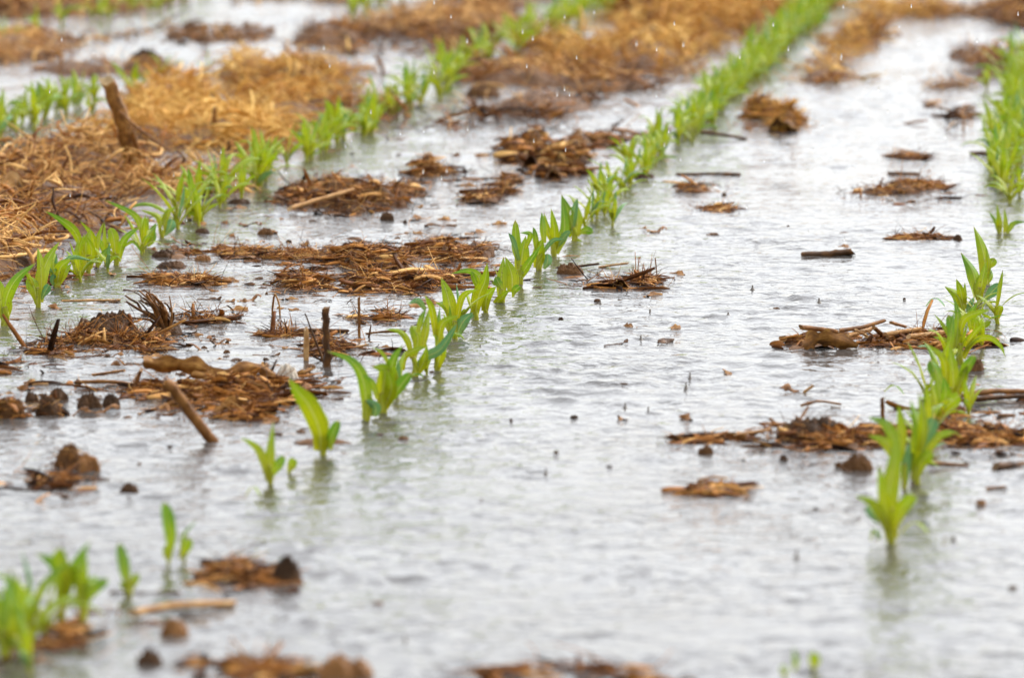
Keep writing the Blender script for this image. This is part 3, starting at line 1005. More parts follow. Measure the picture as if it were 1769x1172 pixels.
# ------------------------------------------------------------------ seedlings that can be told apart, from the photograph's near edge on
sp = 'spoon'
NEAR = [
    # the middle row
    (8, 1140, [([(8, 1130), (15, 1060), (20, 985)], 26, 'spear', 'g'), ([(6, 1120), (-6, 1060), (-18, 1000)], 24), ([(12, 1120), (30, 1060), (50, 1005)], 15), ([(4, 1125), (0, 1080), (10, 1030)], 24, sp, 'y')],
     'stout bright seedling cut by the bottom corner of the middle row, nearest the viewer', 16),
    (54, 1088, [([(53, 1080), (46, 1035), (32, 1018)], 13, 'spear', 'y'), ([(55, 1070), (70, 1022), (95, 992), (122, 972)], 12, 'spear', 'g'), ([(54, 1060), (50, 1000), (36, 948)], 7, 'spear', 'b')],
     'forked seedling of the middle row beside the stout corner seedling, its right leaf stretched up', 11),
    (106, 1076, [([(106, 1050), (110, 1005), (94, 975), (62, 957)], 24, 'spear', 'g'), ([(110, 1030), (116, 1000), (105, 970), (102, 948)], 20, sp, 'y'), ([(108, 1050), (118, 1005), (136, 968), (156, 935)], 17, 'spear', 'g')],
     'tall seedling of the middle row with leaves spread like a bird', 13),
    (143, 1076, [([(143, 1060), (139, 1015), (137, 980)], 17, 'spear', 'y'), ([(145, 1055), (158, 1022), (186, 1000)], 16, sp, 'g'), ([(142, 1050), (150, 1010), (166, 996)], 8)],
     'seedling with a broad low leaf leaning towards open water, touching the bird-leaved seedling', 12),
    (222, 1029, [([(222, 1024), (214, 985), (205, 938)], 17, sp, 'g'), ([(225, 1025), (232, 1005), (239, 992)], 11, sp, 'y'), ([(219, 1026), (212, 1014), (208, 1006)], 9, sp, 'y')],
     'seedling with one tall upright tongue-shaped leaf, standing on a thin brown stalk', 15),
    (291, 977, [([(291, 970), (294, 938), (289, 900), (284, 868)], 19, sp, 'g'), ([(290, 972), (287, 955), (291, 940)], 10, sp, 'y')],
     'thin-stemmed seedling carrying one upright oval leaf, alone in open water', 5),
    (318, 972, [([(310, 966), (318, 950), (329, 931)], 15, sp, 'y'), ([(312, 955), (318, 925), (341, 898)], 5, 'spear', 'g')],
     'seedling stub with a short folded yellow leaf, next to the one with the oval leaf', 5),
    (467, 836, [([(464, 825), (466, 785), (472, 728)], 14, 'spear', 'y'), ([(464, 832), (455, 800), (446, 778), (430, 765), (415, 757)], 12, 'spear', 'y'), ([(468, 828), (479, 806), (491, 789)], 13, sp, 'g')],
     'three-leaved seedling with a sharp upright spear, a drooping tip and a small oval leaf', 9),
    (500, 819, [([(498, 819), (503, 806), (507, 792)], 13, sp, 'y')],
     'small single leaf tip poking out beside the three-leaved seedling', 4),
    (558, 786, [([(553, 780), (552, 745), (534, 702), (515, 678), (499, 654)], 27, 'spear', 'y'), ([(555, 760), (561, 730), (554, 703)], 14, 'spear', 'y'), ([(559, 784), (566, 765), (571, 742)], 12, sp, 'b'), ([(572, 778), (573, 758), (585, 727)], 15, sp, 'g')],
     'seedling with one very broad upswept blade and round-tipped side leaf', 11),
    (633, 729, [([(632, 725), (632, 688), (624, 648), (603, 622), (565, 607)], 17, 'spear', 'g'), ([(640, 720), (642, 700), (636, 680)], 11, 'spear', 'y'), ([(646, 720), (648, 703), (631, 691)], 14, 'spear', 'b'), ([(652, 690), (643, 662), (626, 646)], 8)],
     'seedling whose long blade arches over sideways, with a pale bent tip at the waterline', 11),
    (661, 713, [([(660, 708), (662, 670), (664, 640), (642, 634)], 22, 'spear', 'y'), ([(668, 700), (673, 650), (681, 620), (696, 596)], 15, 'spear', 'g'), ([(672, 690), (674, 640), (660, 610), (641, 600)], 6), ([(672, 702), (684, 678), (711, 644)], 17, sp, 'g'), ([(664, 706), (676, 672), (670, 640)], 16, 'spear', 'y')],
     'bushy seedling with a wide pale sheath, beside the one whose blade arches over', 15),
    (717, 652, [([(712, 620), (705, 590), (690, 573), (665, 569)], 9, 'spear', 'y'), ([(716, 620), (722, 585), (711, 562)], 17, sp, 'y'), ([(722, 575), (728, 550), (736, 534)], 8), ([(731, 600), (737, 565), (741, 534)], 11), ([(695, 640), (700, 615), (724, 602), (736, 601)], 9), ([(720, 640), (736, 618), (760, 605), (779, 578), (790, 558)], 14, 'spear', 'b'), ([(722, 645), (732, 625), (738, 596)], 12, 'spear', 'y')],
     'large tangled seedling with a bluish blade lying across its neighbour', 12),
    (755, 641, [([(754, 638), (762, 610), (771, 588)], 14, 'spear', 'y'), ([(755, 605), (757, 570), (760, 529)], 8), ([(752, 580), (746, 535), (734, 510)], 10, 'spear', 'y'), ([(735, 535), (722, 520), (705, 525)], 8, 'spear', 'b'), ([(757, 590), (765, 558), (793, 545)], 11), ([(742, 620), (735, 630), (730, 640)], 9)],
     'slender seedling with criss-crossing narrow blades, just behind the large tangled one', 10),
    (786, 586, [([(782, 560), (774, 515), (762, 479)], 18, 'spear', 'y'), ([(780, 548), (770, 531), (752, 522)], 9), ([(790, 550), (800, 512), (826, 500)], 9, 'spear', 'y'), ([(788, 582), (800, 556), (818, 540)], 16, 'spear', 'b'), ([(784, 575), (782, 550), (790, 530)], 15, 'spear', 'y')],
     'seedling with a tall sharp spear and one bow-shaped leaf, in sharp focus', 10),
    (823, 552, [([(820, 545), (828, 510), (838, 485), (842, 454)], 17, 'spear', 'y'), ([(828, 505), (818, 478), (814, 469)], 7), ([(830, 500), (826, 476), (806, 468), (779, 473)], 9, 'spear', 'g'), ([(812, 548), (822, 532), (829, 525)], 10, 'spear', 'b')],
     'seedling with a broad lance-like blade and a thin leaf arching out flat behind it', 9),
    (839, 541, [([(838, 538), (842, 512), (857, 495)], 14, 'spear', 'y'), ([(836, 538), (840, 515), (836, 495)], 11, 'spear', 'y')],
     'low folded seedling right behind the lance-leaved one', 9),
    (868, 523, [([(866, 518), (866, 480), (870, 444)], 15, 'spear', 'y'), ([(885, 505), (884, 475), (873, 444)], 18, 'spear', 'y'), ([(868, 502), (862, 490), (856, 478)], 11, sp, 'g'), ([(850, 532), (866, 515), (881, 499)], 10), ([(886, 514), (890, 502), (898, 494)], 10, sp, 'g')],
     'seedling with two blades pressed together like praying hands', 9),
    (899, 492, [([(898, 485), (897, 450), (892, 425), (890, 380)], 13, sp, 'y'), ([(896, 450), (885, 415), (878, 402)], 8, 'spear', 'b'), ([(899, 480), (910, 460), (936, 421)], 11), ([(897, 475), (902, 440), (908, 408)], 20, 'spear', 'y'), ([(908, 430), (916, 405), (898, 402)], 7, 'spear', 'g')],
     'tall seedling topped by a narrow blunt leaf, rooted where the brown chips begin', 9),
    (931, 467, [([(928, 464), (930, 435), (937, 412)], 18, 'spear', 'y'), ([(929, 445), (925, 408), (921, 392)], 8, 'spear', 'g'), ([(940, 465), (946, 452), (945, 438)], 14, sp, 'b'), ([(936, 440), (955, 416), (976, 413)], 6, 'spear', 'b'), ([(940, 420), (938, 390), (936, 366)], 9)],
     'seedling with a water bead on its bluish lowest leaf, beside the low brown chips', 10),
    (957, 442, [([(956, 440), (958, 400), (952, 360)], 12), ([(960, 438), (975, 395), (970, 335)], 13, 'spear', 'g'), ([(955, 420), (945, 395), (940, 368)], 9), ([(960, 430), (978, 405), (986, 402)], 9, 'spear', 'b')],
     'seedling whose darkest blade stands highest of all near the sharp stretch of the middle row', 10),
    (992, 416, [([(990, 410), (985, 375), (970, 336)], 16, 'spear', 'g'), ([(995, 408), (998, 375), (995, 350)], 14, 'spear', 'y'), ([(998, 405), (1012, 398), (1025, 402)], 11, sp, 'g'), ([(994, 412), (1004, 420), (1013, 440)], 5, 'spear', 'g'), ([(988, 400), (992, 362), (998, 342)], 10, 'spear', 'b')],
     'seedling with one narrow leaf hanging down onto the water', 10),
    # the row along the right-hand edge
    (1540, 940, [([(1540, 932), (1533, 870), (1544, 800), (1551, 733)], 27, 'spear', 'y'), ([(1538, 930), (1526, 860), (1519, 803)], 15, 'spear', 'y'), ([(1536, 922), (1512, 874), (1477, 857)], 14), ([(1543, 924), (1560, 880), (1581, 856)], 20, sp, 'y'), ([(1516, 905), (1508, 890), (1496, 875)], 12, sp, 'b')],
     'tallest blurred seedling, at the near end of the right row, with two side leaves', 15),
    (1562, 845, [([(1552, 800), (1540, 750), (1524, 730), (1499, 721)], 15, 'spear', 'g'), ([(1548, 800), (1528, 764), (1499, 752)], 13), ([(1556, 800), (1558, 740), (1552, 698)], 14, 'spear', 'y'), ([(1563, 840), (1566, 800), (1572, 760)], 12, 'spear', 'b')],
     'seedling with two leaves hooked outwards, right behind the tallest blurred one', 9),
    (1585, 838, [([(1584, 830), (1590, 760), (1581, 715), (1573, 690)], 15, 'spear', 'g'), ([(1590, 800), (1596, 730), (1587, 677)], 15, 'spear', 'y'), ([(1592, 780), (1604, 745), (1614, 722)], 21, sp, 'b'), ([(1598, 790), (1620, 756), (1648, 750)], 12), ([(1585, 830), (1592, 800), (1611, 780)], 17, sp, 'y')],
     'dense seedling with a rounded blue-green leaf in front of the long line of stalk litter', 10),
    (1622, 732, [([(1620, 725), (1624, 690), (1616, 640)], 16, 'spear', 'y'), ([(1622, 716), (1640, 698), (1658, 683)], 19, sp, 'y'), ([(1612, 718), (1602, 698), (1596, 680)], 9, 'spear', 'g'), ([(1626, 720), (1634, 680), (1630, 650)], 14, 'spear', 'g')],
     'seedling with a wide yellow leaf held sideways, beside a round brown lump', 10),
    (1642, 702, [([(1648, 690), (1646, 640), (1640, 596)], 16, 'spear', 'y'), ([(1632, 672), (1620, 648), (1607, 622)], 18, sp, 'g'), ([(1636, 665), (1630, 622), (1601, 594)], 11), ([(1655, 672), (1668, 640), (1684, 614)], 15, sp, 'g'), ([(1650, 690), (1662, 655), (1672, 630)], 15, 'spear', 'y')],
     'broad dark-leaved seedling in front of the raft of stalk pieces', 10),
    (1660, 628, [([(1664, 620), (1680, 592), (1708, 584), (1728, 598), (1737, 618)], 9, 'spear', 'y'), ([(1652, 610), (1646, 575), (1638, 544)], 15, sp, 'g'), ([(1655, 605), (1664, 555), (1690, 540), (1711, 536)], 10, 'spear', 'y'), ([(1652, 600), (1655, 550), (1648, 513)], 10), ([(1648, 612), (1634, 590), (1612, 582)], 8), ([(1668, 600), (1684, 575), (1703, 556)], 8)],
     'seedling whose long thin leaf curves down into the water, at the raft of stalk pieces', 10),
    (1684, 585, [([(1682, 580), (1684, 560), (1688, 545)], 11, sp, 'y'), ([(1680, 580), (1676, 545), (1690, 522)], 9)],
     'short seedling hidden half behind the curved-leaf seedling at the raft', 7),
    (1664, 543, [([(1664, 538), (1655, 512), (1632, 495)], 15, 'spear', 'y'), ([(1665, 535), (1660, 505), (1652, 482)], 11, 'spear', 'y'), ([(1668, 530), (1667, 505), (1667, 488)], 6), ([(1672, 540), (1676, 525), (1684, 512)], 9, 'spear', 'b')],
     'fan-shaped seedling just beyond the raft, its lowest leaf bent out flat', 9),
    (1693, 523, [([(1690, 512), (1681, 470), (1660, 436)], 18, 'spear', 'g'), ([(1693, 512), (1698, 480), (1704, 450)], 12, 'spear', 'y'), ([(1700, 520), (1712, 506), (1727, 491)], 14, sp, 'b'), ([(1692, 518), (1690, 495), (1696, 470)], 14, 'spear', 'y')],
     'seedling with one great curved blade and a blue spoon-shaped leaf at the waterline', 10),
    (1702, 492, [([(1700, 488), (1701, 450), (1694, 420), (1682, 391)], 16, 'spear', 'y'), ([(1704, 482), (1708, 455), (1703, 424)], 9), ([(1706, 466), (1712, 455), (1718, 446)], 13, sp, 'y'), ([(1706, 490), (1712, 475), (1708, 460)], 9)],
     'upright seedling with a tiny round side leaf, last before the gap in the right row', 9),
    (1726, 404, [([(1726, 402), (1722, 385), (1708, 365)], 7, 'spear', 'g'), ([(1728, 402), (1727, 380), (1722, 352)], 9), ([(1736, 402), (1737, 385), (1735, 360)], 7, 'spear', 'y'), ([(1740, 403), (1752, 387), (1772, 383)], 8)],
     'thin spidery seedling standing alone in the gap of the right row', 6),
    # the row beside the straw-covered bank
    (8, 562, [([(6, 556), (12, 512), (30, 480), (62, 454)], 16, 'spear', 'g'), ([(4, 550), (0, 505), (-6, 478)], 16, 'spear', 'y'), ([(8, 556), (14, 525), (12, 500)], 14, 'spear', 'y')],
     'nearest seedling of the row by the straw bank, cut by the frame edge', 13),
    (66, 531, [([(64, 526), (60, 500), (50, 478)], 18, sp, 'y'), ([(68, 522), (72, 480), (83, 448), (103, 417)], 17, 'spear', 'y'), ([(72, 500), (70, 455), (65, 428)], 10), ([(71, 518), (78, 504), (85, 492)], 11, sp, 'b'), ([(58, 495), (50, 478), (41, 467)], 6)],
     'second seedling by the straw bank, broad twin blades and a clear reflection', 9),
    (100, 497, [([(99, 490), (105, 462), (122, 448)], 15, 'spear', 'y'), ([(95, 492), (92, 455), (94, 430)], 11), ([(104, 470), (122, 445), (160, 450)], 7, 'spear', 'b'), ([(92, 494), (91, 485), (94, 474)], 9, sp, 'b'), ([(102, 490), (112, 470), (124, 455)], 10, 'spear', 'y')],
     'seedling by the straw bank with a curled dead leaf stub at its foot', 9),
    (134, 481, [([(133, 478), (130, 450), (136, 408)], 8), ([(136, 478), (138, 455), (132, 430)], 8, 'spear', 'y')],
     'skinny two-bladed seedling by the straw bank, among fuller ones', 6),
    (152, 472, [([(150, 465), (148, 425), (156, 396)], 15, 'spear', 'y'), ([(144, 440), (130, 402), (108, 382), (77, 364)], 11, 'spear', 'g'), ([(155, 465), (158, 430), (146, 405)], 10)],
     'seedling by the straw bank with one very long leaf reaching back over the straw', 8),
    (168, 463, [([(165, 455), (168, 420), (179, 384)], 9), ([(164, 452), (160, 410), (138, 381)], 8, 'spear', 'y'), ([(170, 458), (178, 440), (190, 425)], 8, 'spear', 'g')],
     'narrow V-shaped seedling by the straw bank', 7),
    (201, 458, [([(199, 450), (197, 415), (190, 393)], 14, sp, 'y'), ([(204, 452), (214, 415), (242, 391)], 10, 'spear', 'g'), ([(212, 428), (230, 418), (247, 441)], 4, 'spear', 'g'), ([(198, 448), (186, 435), (178, 440)], 8)],
     'seedling by the straw bank with a thin leaf drooping out over clear water', 9),
    (250, 428, [([(249, 420), (250, 395), (256, 374)], 13, 'spear', 'y'), ([(252, 424), (262, 400), (270, 385)], 10), ([(247, 405), (232, 372), (180, 345)], 9, 'spear', 'g'), ([(254, 425), (264, 412), (268, 398)], 9)],
     'seedling by the straw bank with a long leaf laid back, before the crowded stretch', 8),
    (280, 410, [([(279, 405), (274, 375), (242, 362)], 9, 'spear', 'y'), ([(281, 404), (284, 380), (290, 358)], 9), ([(284, 407), (294, 392), (298, 378)], 14, sp, 'b'), ([(282, 400), (290, 370), (306, 356)], 8)],
     'hook-leaved seedling with a blue-green side leaf, starting the crowded stretch', 8),
    # a plant under water at the near edge
    (1405, 1160, [([(1405, 1160), (1406, 1145), (1408, 1128)], 16, sp, 'y')],
     'drowned seedling with only one leaf tip above water, bottom edge below the right row', 3),
    (1356, 1176, [([(1356, 1176), (1355, 1160), (1354, 1150)], 11, sp, 'y'), ([(1372, 1160), (1374, 1140), (1370, 1120)], 8, 'spear', 'g')],
     'drowned seedling showing two faint tips, at the very bottom edge', 3),
]
for u, v, lv, label, ws in NEAR:
    seedling_px(u, v, lv, label, wst=ws)

# leaf tips that float by themselves
def floating_leaf(pts, wp, label, c='g', kind='spoon'):
    rng = np.random.default_rng(int(pts[0][0]))
    g = G(*pts[len(pts) // 2])
    m = PX(g[1])
    C = catmull(np.array([G(*p) for p in pts]), 16) - g
    n = len(C)
    C[:, 2] = 0.004 + 0.010 * np.sin(np.linspace(0, np.pi, n))
    sd = np.cross(tangents(C), np.array([0, -0.35, 1.0]))
    V, Q, st = ribbon(C, leaf_widths(n, kind) * wp * m * 0.5, sd + np.array([0, 0, 0.5]), 0.3, 0.1, 5, rng)
    tag(obj('floating_leaf', mesh('floating_leaf', V, Q, None, {'st': st}), LM[c], None, g), label, 'leaf')


floating_leaf([(1556, 929), (1580, 926), (1603, 929)], 14, 'yellow-green leaf floating beside the tallest blurred seedling', 'y')
floating_leaf([(1504, 941), (1511, 939), (1518, 941)], 14, 'tiny green leaf scrap floating left of the tallest blurred seedling', 'g')
floating_leaf([(1528, 683), (1544, 685), (1562, 688)], 8, 'narrow green leaf floating apart, left of the dense right-row seedlings', 'g')
floating_leaf([(1600, 534), (1615, 532), (1632, 535)], 10, 'pale green leaf curled on the water beyond the raft of stalk pieces', 'b')
floating_leaf([(425, 865), (437, 863), (450, 865)], 7, 'submerged yellowish leaf tip below the three-leaved seedling', 'y')

# smaller plants between them
row([(-4, 1160), (36, 1118), (84, 1090), (128, 1078), (150, 1072)], 'leafy seedling crowded into the blurred corner cluster of the middle row', 'seedlings crowded into the corner cluster of the middle row', 0.045, 0.012, 0.72, 0.0)
row([(690, 690), (735, 650), (800, 590), (850, 535), (905, 480)], 'small seedling half hidden among the sharp plants of the middle row', 'small seedlings among the sharp plants of the middle row', 0.2, 0.02, 0.5, 0.0)
row([(1570, 832), (1612, 760), (1640, 690), (1668, 600), (1690, 530)], 'small seedling half hidden among the bushy plants of the right row', 'small seedlings among the bushy plants of the right row', 0.15, 0.025, 0.62, 0.0)
row([(110, 495), (160, 468), (215, 445), (262, 424)], 'small seedling half hidden among the first plants by the straw bank', 'small seedlings among the first plants by the straw bank', 0.1, 0.02, 0.6, 0.0)
# the rest of the rows, further off
row([(1022, 396), (1040, 360), (1062, 332), (1090, 308), (1112, 290), (1150, 258)], 'bright seedling in the softly blurred stretch of the middle row beyond the sharp plants', 'seedlings in the softly blurred stretch of the middle row', 0.07, 0.014, 0.62, 0.0)
row([(1150, 258), (1200, 222), (1240, 180), (1290, 140), (1330, 100)], 'seedling melted into the far green band of the middle row', 'seedlings in the far green band of the middle row', 0.068, 0.014, 0.74, 0.0)
row([(306, 396), (330, 378), (360, 352), (420, 328), (450, 315), (480, 290)], 'seedling in the crowded stretch beside the straw bank', 'seedlings in the crowded stretch beside the straw bank', 0.07, 0.018, 0.8, 0.0)
row([(480, 288), (540, 266), (590, 245), (645, 218)], 'blurred seedling of the straw-bank row, in the stretch before its bare gap', 'seedlings before the bare gap of the straw-bank row', 0.07, 0.02, 0.8, 0.0)
row([(655, 212), (700, 190), (755, 165)], 'blurred seedling of the straw-bank row, just past its bare gap', 'seedlings past the bare gap of the straw-bank row', 0.072, 0.02, 0.8, 0.0)
row([(755, 162), (785, 130), (850, 100), (925, 72), (940, 60)], 'far blurred seedling of the straw-bank row between brown litter patches', 'far seedlings of the straw-bank row', 0.09, 0.03, 0.85, 0.0)
row([(-30, 246), (60, 212), (110, 192), (160, 178)], 'blurred seedling in the row between the straw bank and the far pool', 'seedlings between the straw bank and the far pool', 0.075, 0.025, 0.85, 0.0)
row([(215, 168), (240, 160)], 'blurred seedling behind the tall broken stalk', 'seedlings behind the tall broken stalk', 0.1, 0.02, 0.85, 0.0)
row([(318, 130), (352, 122)], 'isolated blurred seedling at the near shore of the far pool', 'isolated seedlings at the near shore of the far pool', 0.12, 0.03, 0.6, 0.0)
row([(-30, 92), (20, 80), (50, 72)], 'blurred seedling in the top corner row, near the frame edge', 'seedlings in the top corner row near the frame edge', 0.14, 0.04, 0.8, 0.0)
row([(80, 60), (100, 54)], 'blurred seedling standing in a wet gap of the top corner row', 'seedlings in a wet gap of the top corner row', 0.15, 0.04, 0.9, 0.0)
row([(1734, 348), (1737, 300), (1741, 250), (1748, 212), (1760, 172)], 'seedling packed in the blurred green column past the gap of the right row', 'seedlings in the blurred green column of the right row', 0.07, 0.016, 0.7, 0.0)
row([(1180, 232), (1200, 222), (1240, 180), (1290, 140), (1330, 100)], '', '', 0.05, 0.018, 0.7, 0.0, True)
row([(-30, 246), (60, 212), (110, 192), (160, 178)], '', '', 0.12, 0.03, 0.8, 0.0, True)
row([(330, 378), (360, 352), (420, 328), (480, 290), (540, 266), (590, 245), (645, 218)], '', '', 0.16, 0.03, 0.7, 0.0, True)
row([(1738, 300), (1741, 250), (1748, 212), (1760, 172)], '', '', 0.07, 0.018, 0.68, 0.0, True)
row([(1330, 100), (1380, 50), (1430, 5), (1475, -55)], '', '', 0.035, 0.02, 0.78, 0.0, True)
row([(950, 52), (1000, 30), (1070, 5), (1110, -45)], '', '', 0.055, 0.03, 0.85, 0.0, True)
row([(610, 26), (650, 10), (700, -10)], '', '', 0.10, 0.03, 0.9, 0.0, True)
row([(140, 42), (180, 34), (225, 22), (290, 8), (360, -10)], '', '', 0.12, 0.04, 0.85, 0.0, True)
row([(1760, 172), (1775, 130), (1795, 90)], '', '', 0.07, 0.03, 0.85, 0.0, True)
Vs, Qs, Ss, Ms, b0 = [], [], [], [], 0
mats = [STEM, LEAF, LEAFG, LEAFB]
for V, q, s_, mt in FAR:
    Vs.append(V)
    Ss.append(s_)
    Qs.append(np.array(q) + b0)
    Ms.append(np.full(len(q), mats.index(mt), np.int32))
    b0 += len(V)
fme = mesh('distant_seedlings', np.vstack(Vs), np.vstack(Qs), None, {'st': np.vstack(Ss)})
for mt in mats:
    fme.materials.append(mt)
fme.polygons.foreach_set('material_index', np.concatenate(Ms))
fo = obj('distant_seedlings', fme, None)
fo['kind'] = 'stuff'

# ------------------------------------------------------------------ stalks that stand or lean
stalk([(366, 764), (342, 731), (317, 697), (291, 663)], 22, 'thick brown cut cornstalk stub leaning far over, alone in the water', STALK, 'cornstalk_stub', upright=True, depth=-0.03, taper=1.1, nodes=0, squash=0.95)
stalk([(566, 634), (564, 590), (562, 532)], 14, 'dark upright broken stalk, thickest of the group standing by the middle row', DARKSTALK, 'cornstalk_stub', upright=True, taper=0.9)
stalk([(529, 624), (529, 568)], 12, 'flat orange stalk sliver standing upright beside the dark broken stalk', LIGHTSTALK, 'stalk_sliver', upright=True, squash=0.35, nodes=0, taper=0.95)
stalk([(560, 628), (545, 590), (527, 542)], 8, 'thin dark stalk leaning against the foot of the dark broken stalk', DARKSTALK, 'twig', upright=True, taper=0.35)
stalk([(621, 584), (620, 514)], 6, 'thin straight brown stem standing by itself past the dark broken stalk', STALK, 'twig', upright=True, taper=0.8)
stalk([(637, 584), (641, 561)], 7, 'short pointed brown spike beside the thin straight stem', DARKSTALK, 'twig', upright=True, taper=0.3)
stalk([(1135, 478), (1132, 446)], 3, 'hair-thin stem standing in open water by the yellow straw tuft', STALK, 'twig', upright=True, nodes=0)
stalk([(1525, 722), (1524, 688)], 9, 'reddish stub standing behind the hook-leaved right-row seedling', STALK, 'cornstalk_stub', upright=True)
stalk([(370, 248), (371, 186)], 9, 'thin brown stem upright in the golden straw, blurred', STALK, 'twig', upright=True)
stalk([(457, 636), (457, 618)], 3, 'tiny dark stem upright behind the straw heap', DARKSTALK, 'twig', upright=True, nodes=0)
stalk([(470, 545), (472, 520), (475, 508)], 4, 'short thin stem, one leg of a bent straw over open water', STALK, 'twig', upright=True, nodes=0)
stalk([(484, 546), (482, 525), (476, 508)], 4, 'thin pale stem, the other leg of the bent straw over open water', LIGHTSTALK, 'twig', upright=True, nodes=0)
t, g, m = stalk([(230, 305), (218, 240), (203, 190), (187, 138)], 42, 'tall broken cornstalk with a split strip bent down, blurred above the straw bank', HUSK, 'broken_cornstalk', upright=True, taper=0.7, split=1)
rng = np.random.default_rng(3)
for pts, wp, sq in (([(206, 192), (240, 222), (300, 264)], 9, 0.4), ([(226, 225), (238, 262), (250, 300)], 17, 0.35)):
    C = catmull(np.array([P3(p[0], p[1], g[1] - 0.03) for p in pts]), 12) - g
    V, Q, T, st, tn = tube(C, np.linspace(1, 0.7, 12) * wp * m * 0.6, 8, sq, rng, 0.2, 0.5)
    obj('split_strip', mesh('split_strip', V, Q, T, {'st': st, 'tone': tn}), STALK, t)

# ------------------------------------------------------------------ stalks that lie or float
stalk([(106, 521), (150, 520), (208, 519)], 6, 'long thin stalk floating flat before the row by the straw bank', LIGHTSTALK, nodes=3)
stalk([(500, 366), (552, 350), (607, 334)], 11, 'pale straight stalk lying slantwise on the small golden mat', LIGHTSTALK, nodes=1, depth=0.1, dz=0.006)
stalk([(1388, 442), (1430, 440), (1473, 435)], 14, 'short dark log-like stalk floating alone in open water', DARKSTALK, nodes=1, squash=0.9)
stalk([(1166, 302), (1220, 301), (1278, 301)], 8, 'long dark stalk floating beyond the middle row, blurred', DARKSTALK, nodes=2)
stalk([(1210, 228), (1250, 233), (1290, 240)], 8, 'dark stalk beside the far end of the middle row, near the fluffy straw ball', DARKSTALK, nodes=1)
stalk([(1678, 266), (1722, 264)], 13, 'dark stub floating against the blurred green column', DARKSTALK)
stalk([(1535, 300), (1588, 301)], 9, 'dark stalk on the small far mat in open water', DARKSTALK, nodes=1)
stalk([(1548, 406), (1590, 405)], 6, 'thin straight stalk in the little cluster past the lone log', STALK)
stalk([(1594, 403), (1635, 410)], 7, 'crooked dark stalk ending the little cluster past the lone log', DARKSTALK)
stalk([(960, 463), (1000, 460), (1033, 456)], 10, 'brown stalk piece afloat beside the bead-bearing seedling', DARKSTALK, squash=0.5)
stalk([(1035, 462), (1060, 458), (1085, 455)], 8, 'pale stalk piece afloat behind the yellow straw tuft', LIGHTSTALK, squash=0.5)
stalk([(700, 573), (660, 574), (632, 577)], 7, 'grey stalk floating between the pointed spike and the middle row', STALK, squash=0.6)
stalk([(494, 575), (540, 572), (600, 573)], 14, 'broad grey-brown stalk half sunk behind the orange sliver', DARKSTALK, squash=0.7)
stalk([(598, 602), (620, 599), (636, 596)], 6, 'pale short stalk afloat past the foot of the dark broken stalk', LIGHTSTALK)
stalk([(1605, 800), (1640, 803), (1673, 805)], 11, 'wedge-shaped reddish stalk behind the near seedlings of the right row', STALK, taper=0.5)
stalk([(1722, 806), (1775, 803)], 17, 'dark heavy stalk cut by the frame edge below the litter line', DARKSTALK, depth=0.05)
stalk([(1704, 845), (1738, 842)], 7, 'thin reddish chip under the dark heavy stalk', STALK)
stalk([(1388, 683), (1404, 671)], 7, 'small orange chip tilted up in open water', LIGHTSTALK, dz=0.003)
stalk([(1205, 840), (1230, 834), (1256, 836)], 9, 'cream-white stalk piece on the small dark pile in open water', LIGHTSTALK, squash=0.6, dz=0.006)
stalk([(230, 1060), (300, 1048), (402, 1044)], 18, 'long blurred orange stalk afloat near the bottom corner', LIGHTSTALK, depth=0.08)
stalk([(190, 1024), (250, 1026), (310, 1024)], 8, 'thin brown stalk under the tongue-leaved seedling', DARKSTALK)
stalk([(335, 1000), (390, 992), (440, 985)], 10, 'dark tapering stalk at the blurred straw clump, pointing away from it', DARKSTALK, taper=1.7)
stalk([(130, 661), (190, 660), (245, 667)], 9, 'brown stalk in the line of litter before the twisted dry leaf', STALK, nodes=2)
stalk([(160, 656), (215, 648)], 7, 'thin stalk resting on the line of litter before the twisted dry leaf', STALK, dz=0.006)
stalk([(55, 665), (82, 664)], 8, 'pale stubby stalk afloat at the start of the litter line', LIGHTSTALK)
stalk([(232, 672), (238, 655), (244, 640)], 10, 'reddish bent stalk propping up the twisted dry leaf', STALK, upright=True, taper=0.7)
for pts, wp, mt, lb in (
        ([(1384, 568), (1420, 572), (1466, 580)], 12, STALK, 'thick dark-ended stalk piece lying slantwise across the raft, uppermost'),
        ([(1450, 574), (1490, 568), (1527, 557)], 9, STALK, 'long stalk piece rising to the peak of the raft'),
        ([(1352, 588), (1392, 589)], 14, STALK, 'red-brown stalk stub at the open-water tip of the raft'),
        ([(1464, 583), (1503, 571)], 12, LIGHTSTALK, 'pale split stalk piece in the middle of the raft'),
        ([(1510, 569), (1530, 588)], 9, STALK, 'short stalk piece pointing towards the viewer in the raft'),
        ([(1540, 560), (1564, 567)], 7, STALK, 'small stalk piece lying loose on top of the raft'),
        ([(1530, 580), (1560, 575), (1592, 570)], 9, LIGHTSTALK, 'light-coloured bent stalk piece along the back of the raft'),
        ([(1570, 584), (1605, 580), (1642, 575)], 10, LIGHTSTALK, 'long straight pale stalk piece at the seedling end of the raft'),
        ([(1478, 572), (1496, 582), (1513, 593)], 4, LIGHTSTALK, 'thin straw slanting down the front of the raft'),
        ([(1502, 576), (1514, 594)], 3, LIGHTSTALK, 'thinnest straw crossing the front of the raft'),
        ([(1534, 585), (1562, 578)], 8, STALK, 'stubby stalk piece under the bent pale one in the raft'),
        ([(1578, 592), (1628, 584)], 7, DARKSTALK, 'dark stalk piece at the waterline of the raft, by the seedlings'),
        ([(1516, 592), (1548, 594)], 6, DARKSTALK, 'dark short stalk piece at the front waterline of the raft')):
    stalk(pts, wp, lb, mt, base=(sum(p[0] for p in pts) / len(pts), 591), depth=0.05, dz=0.002)
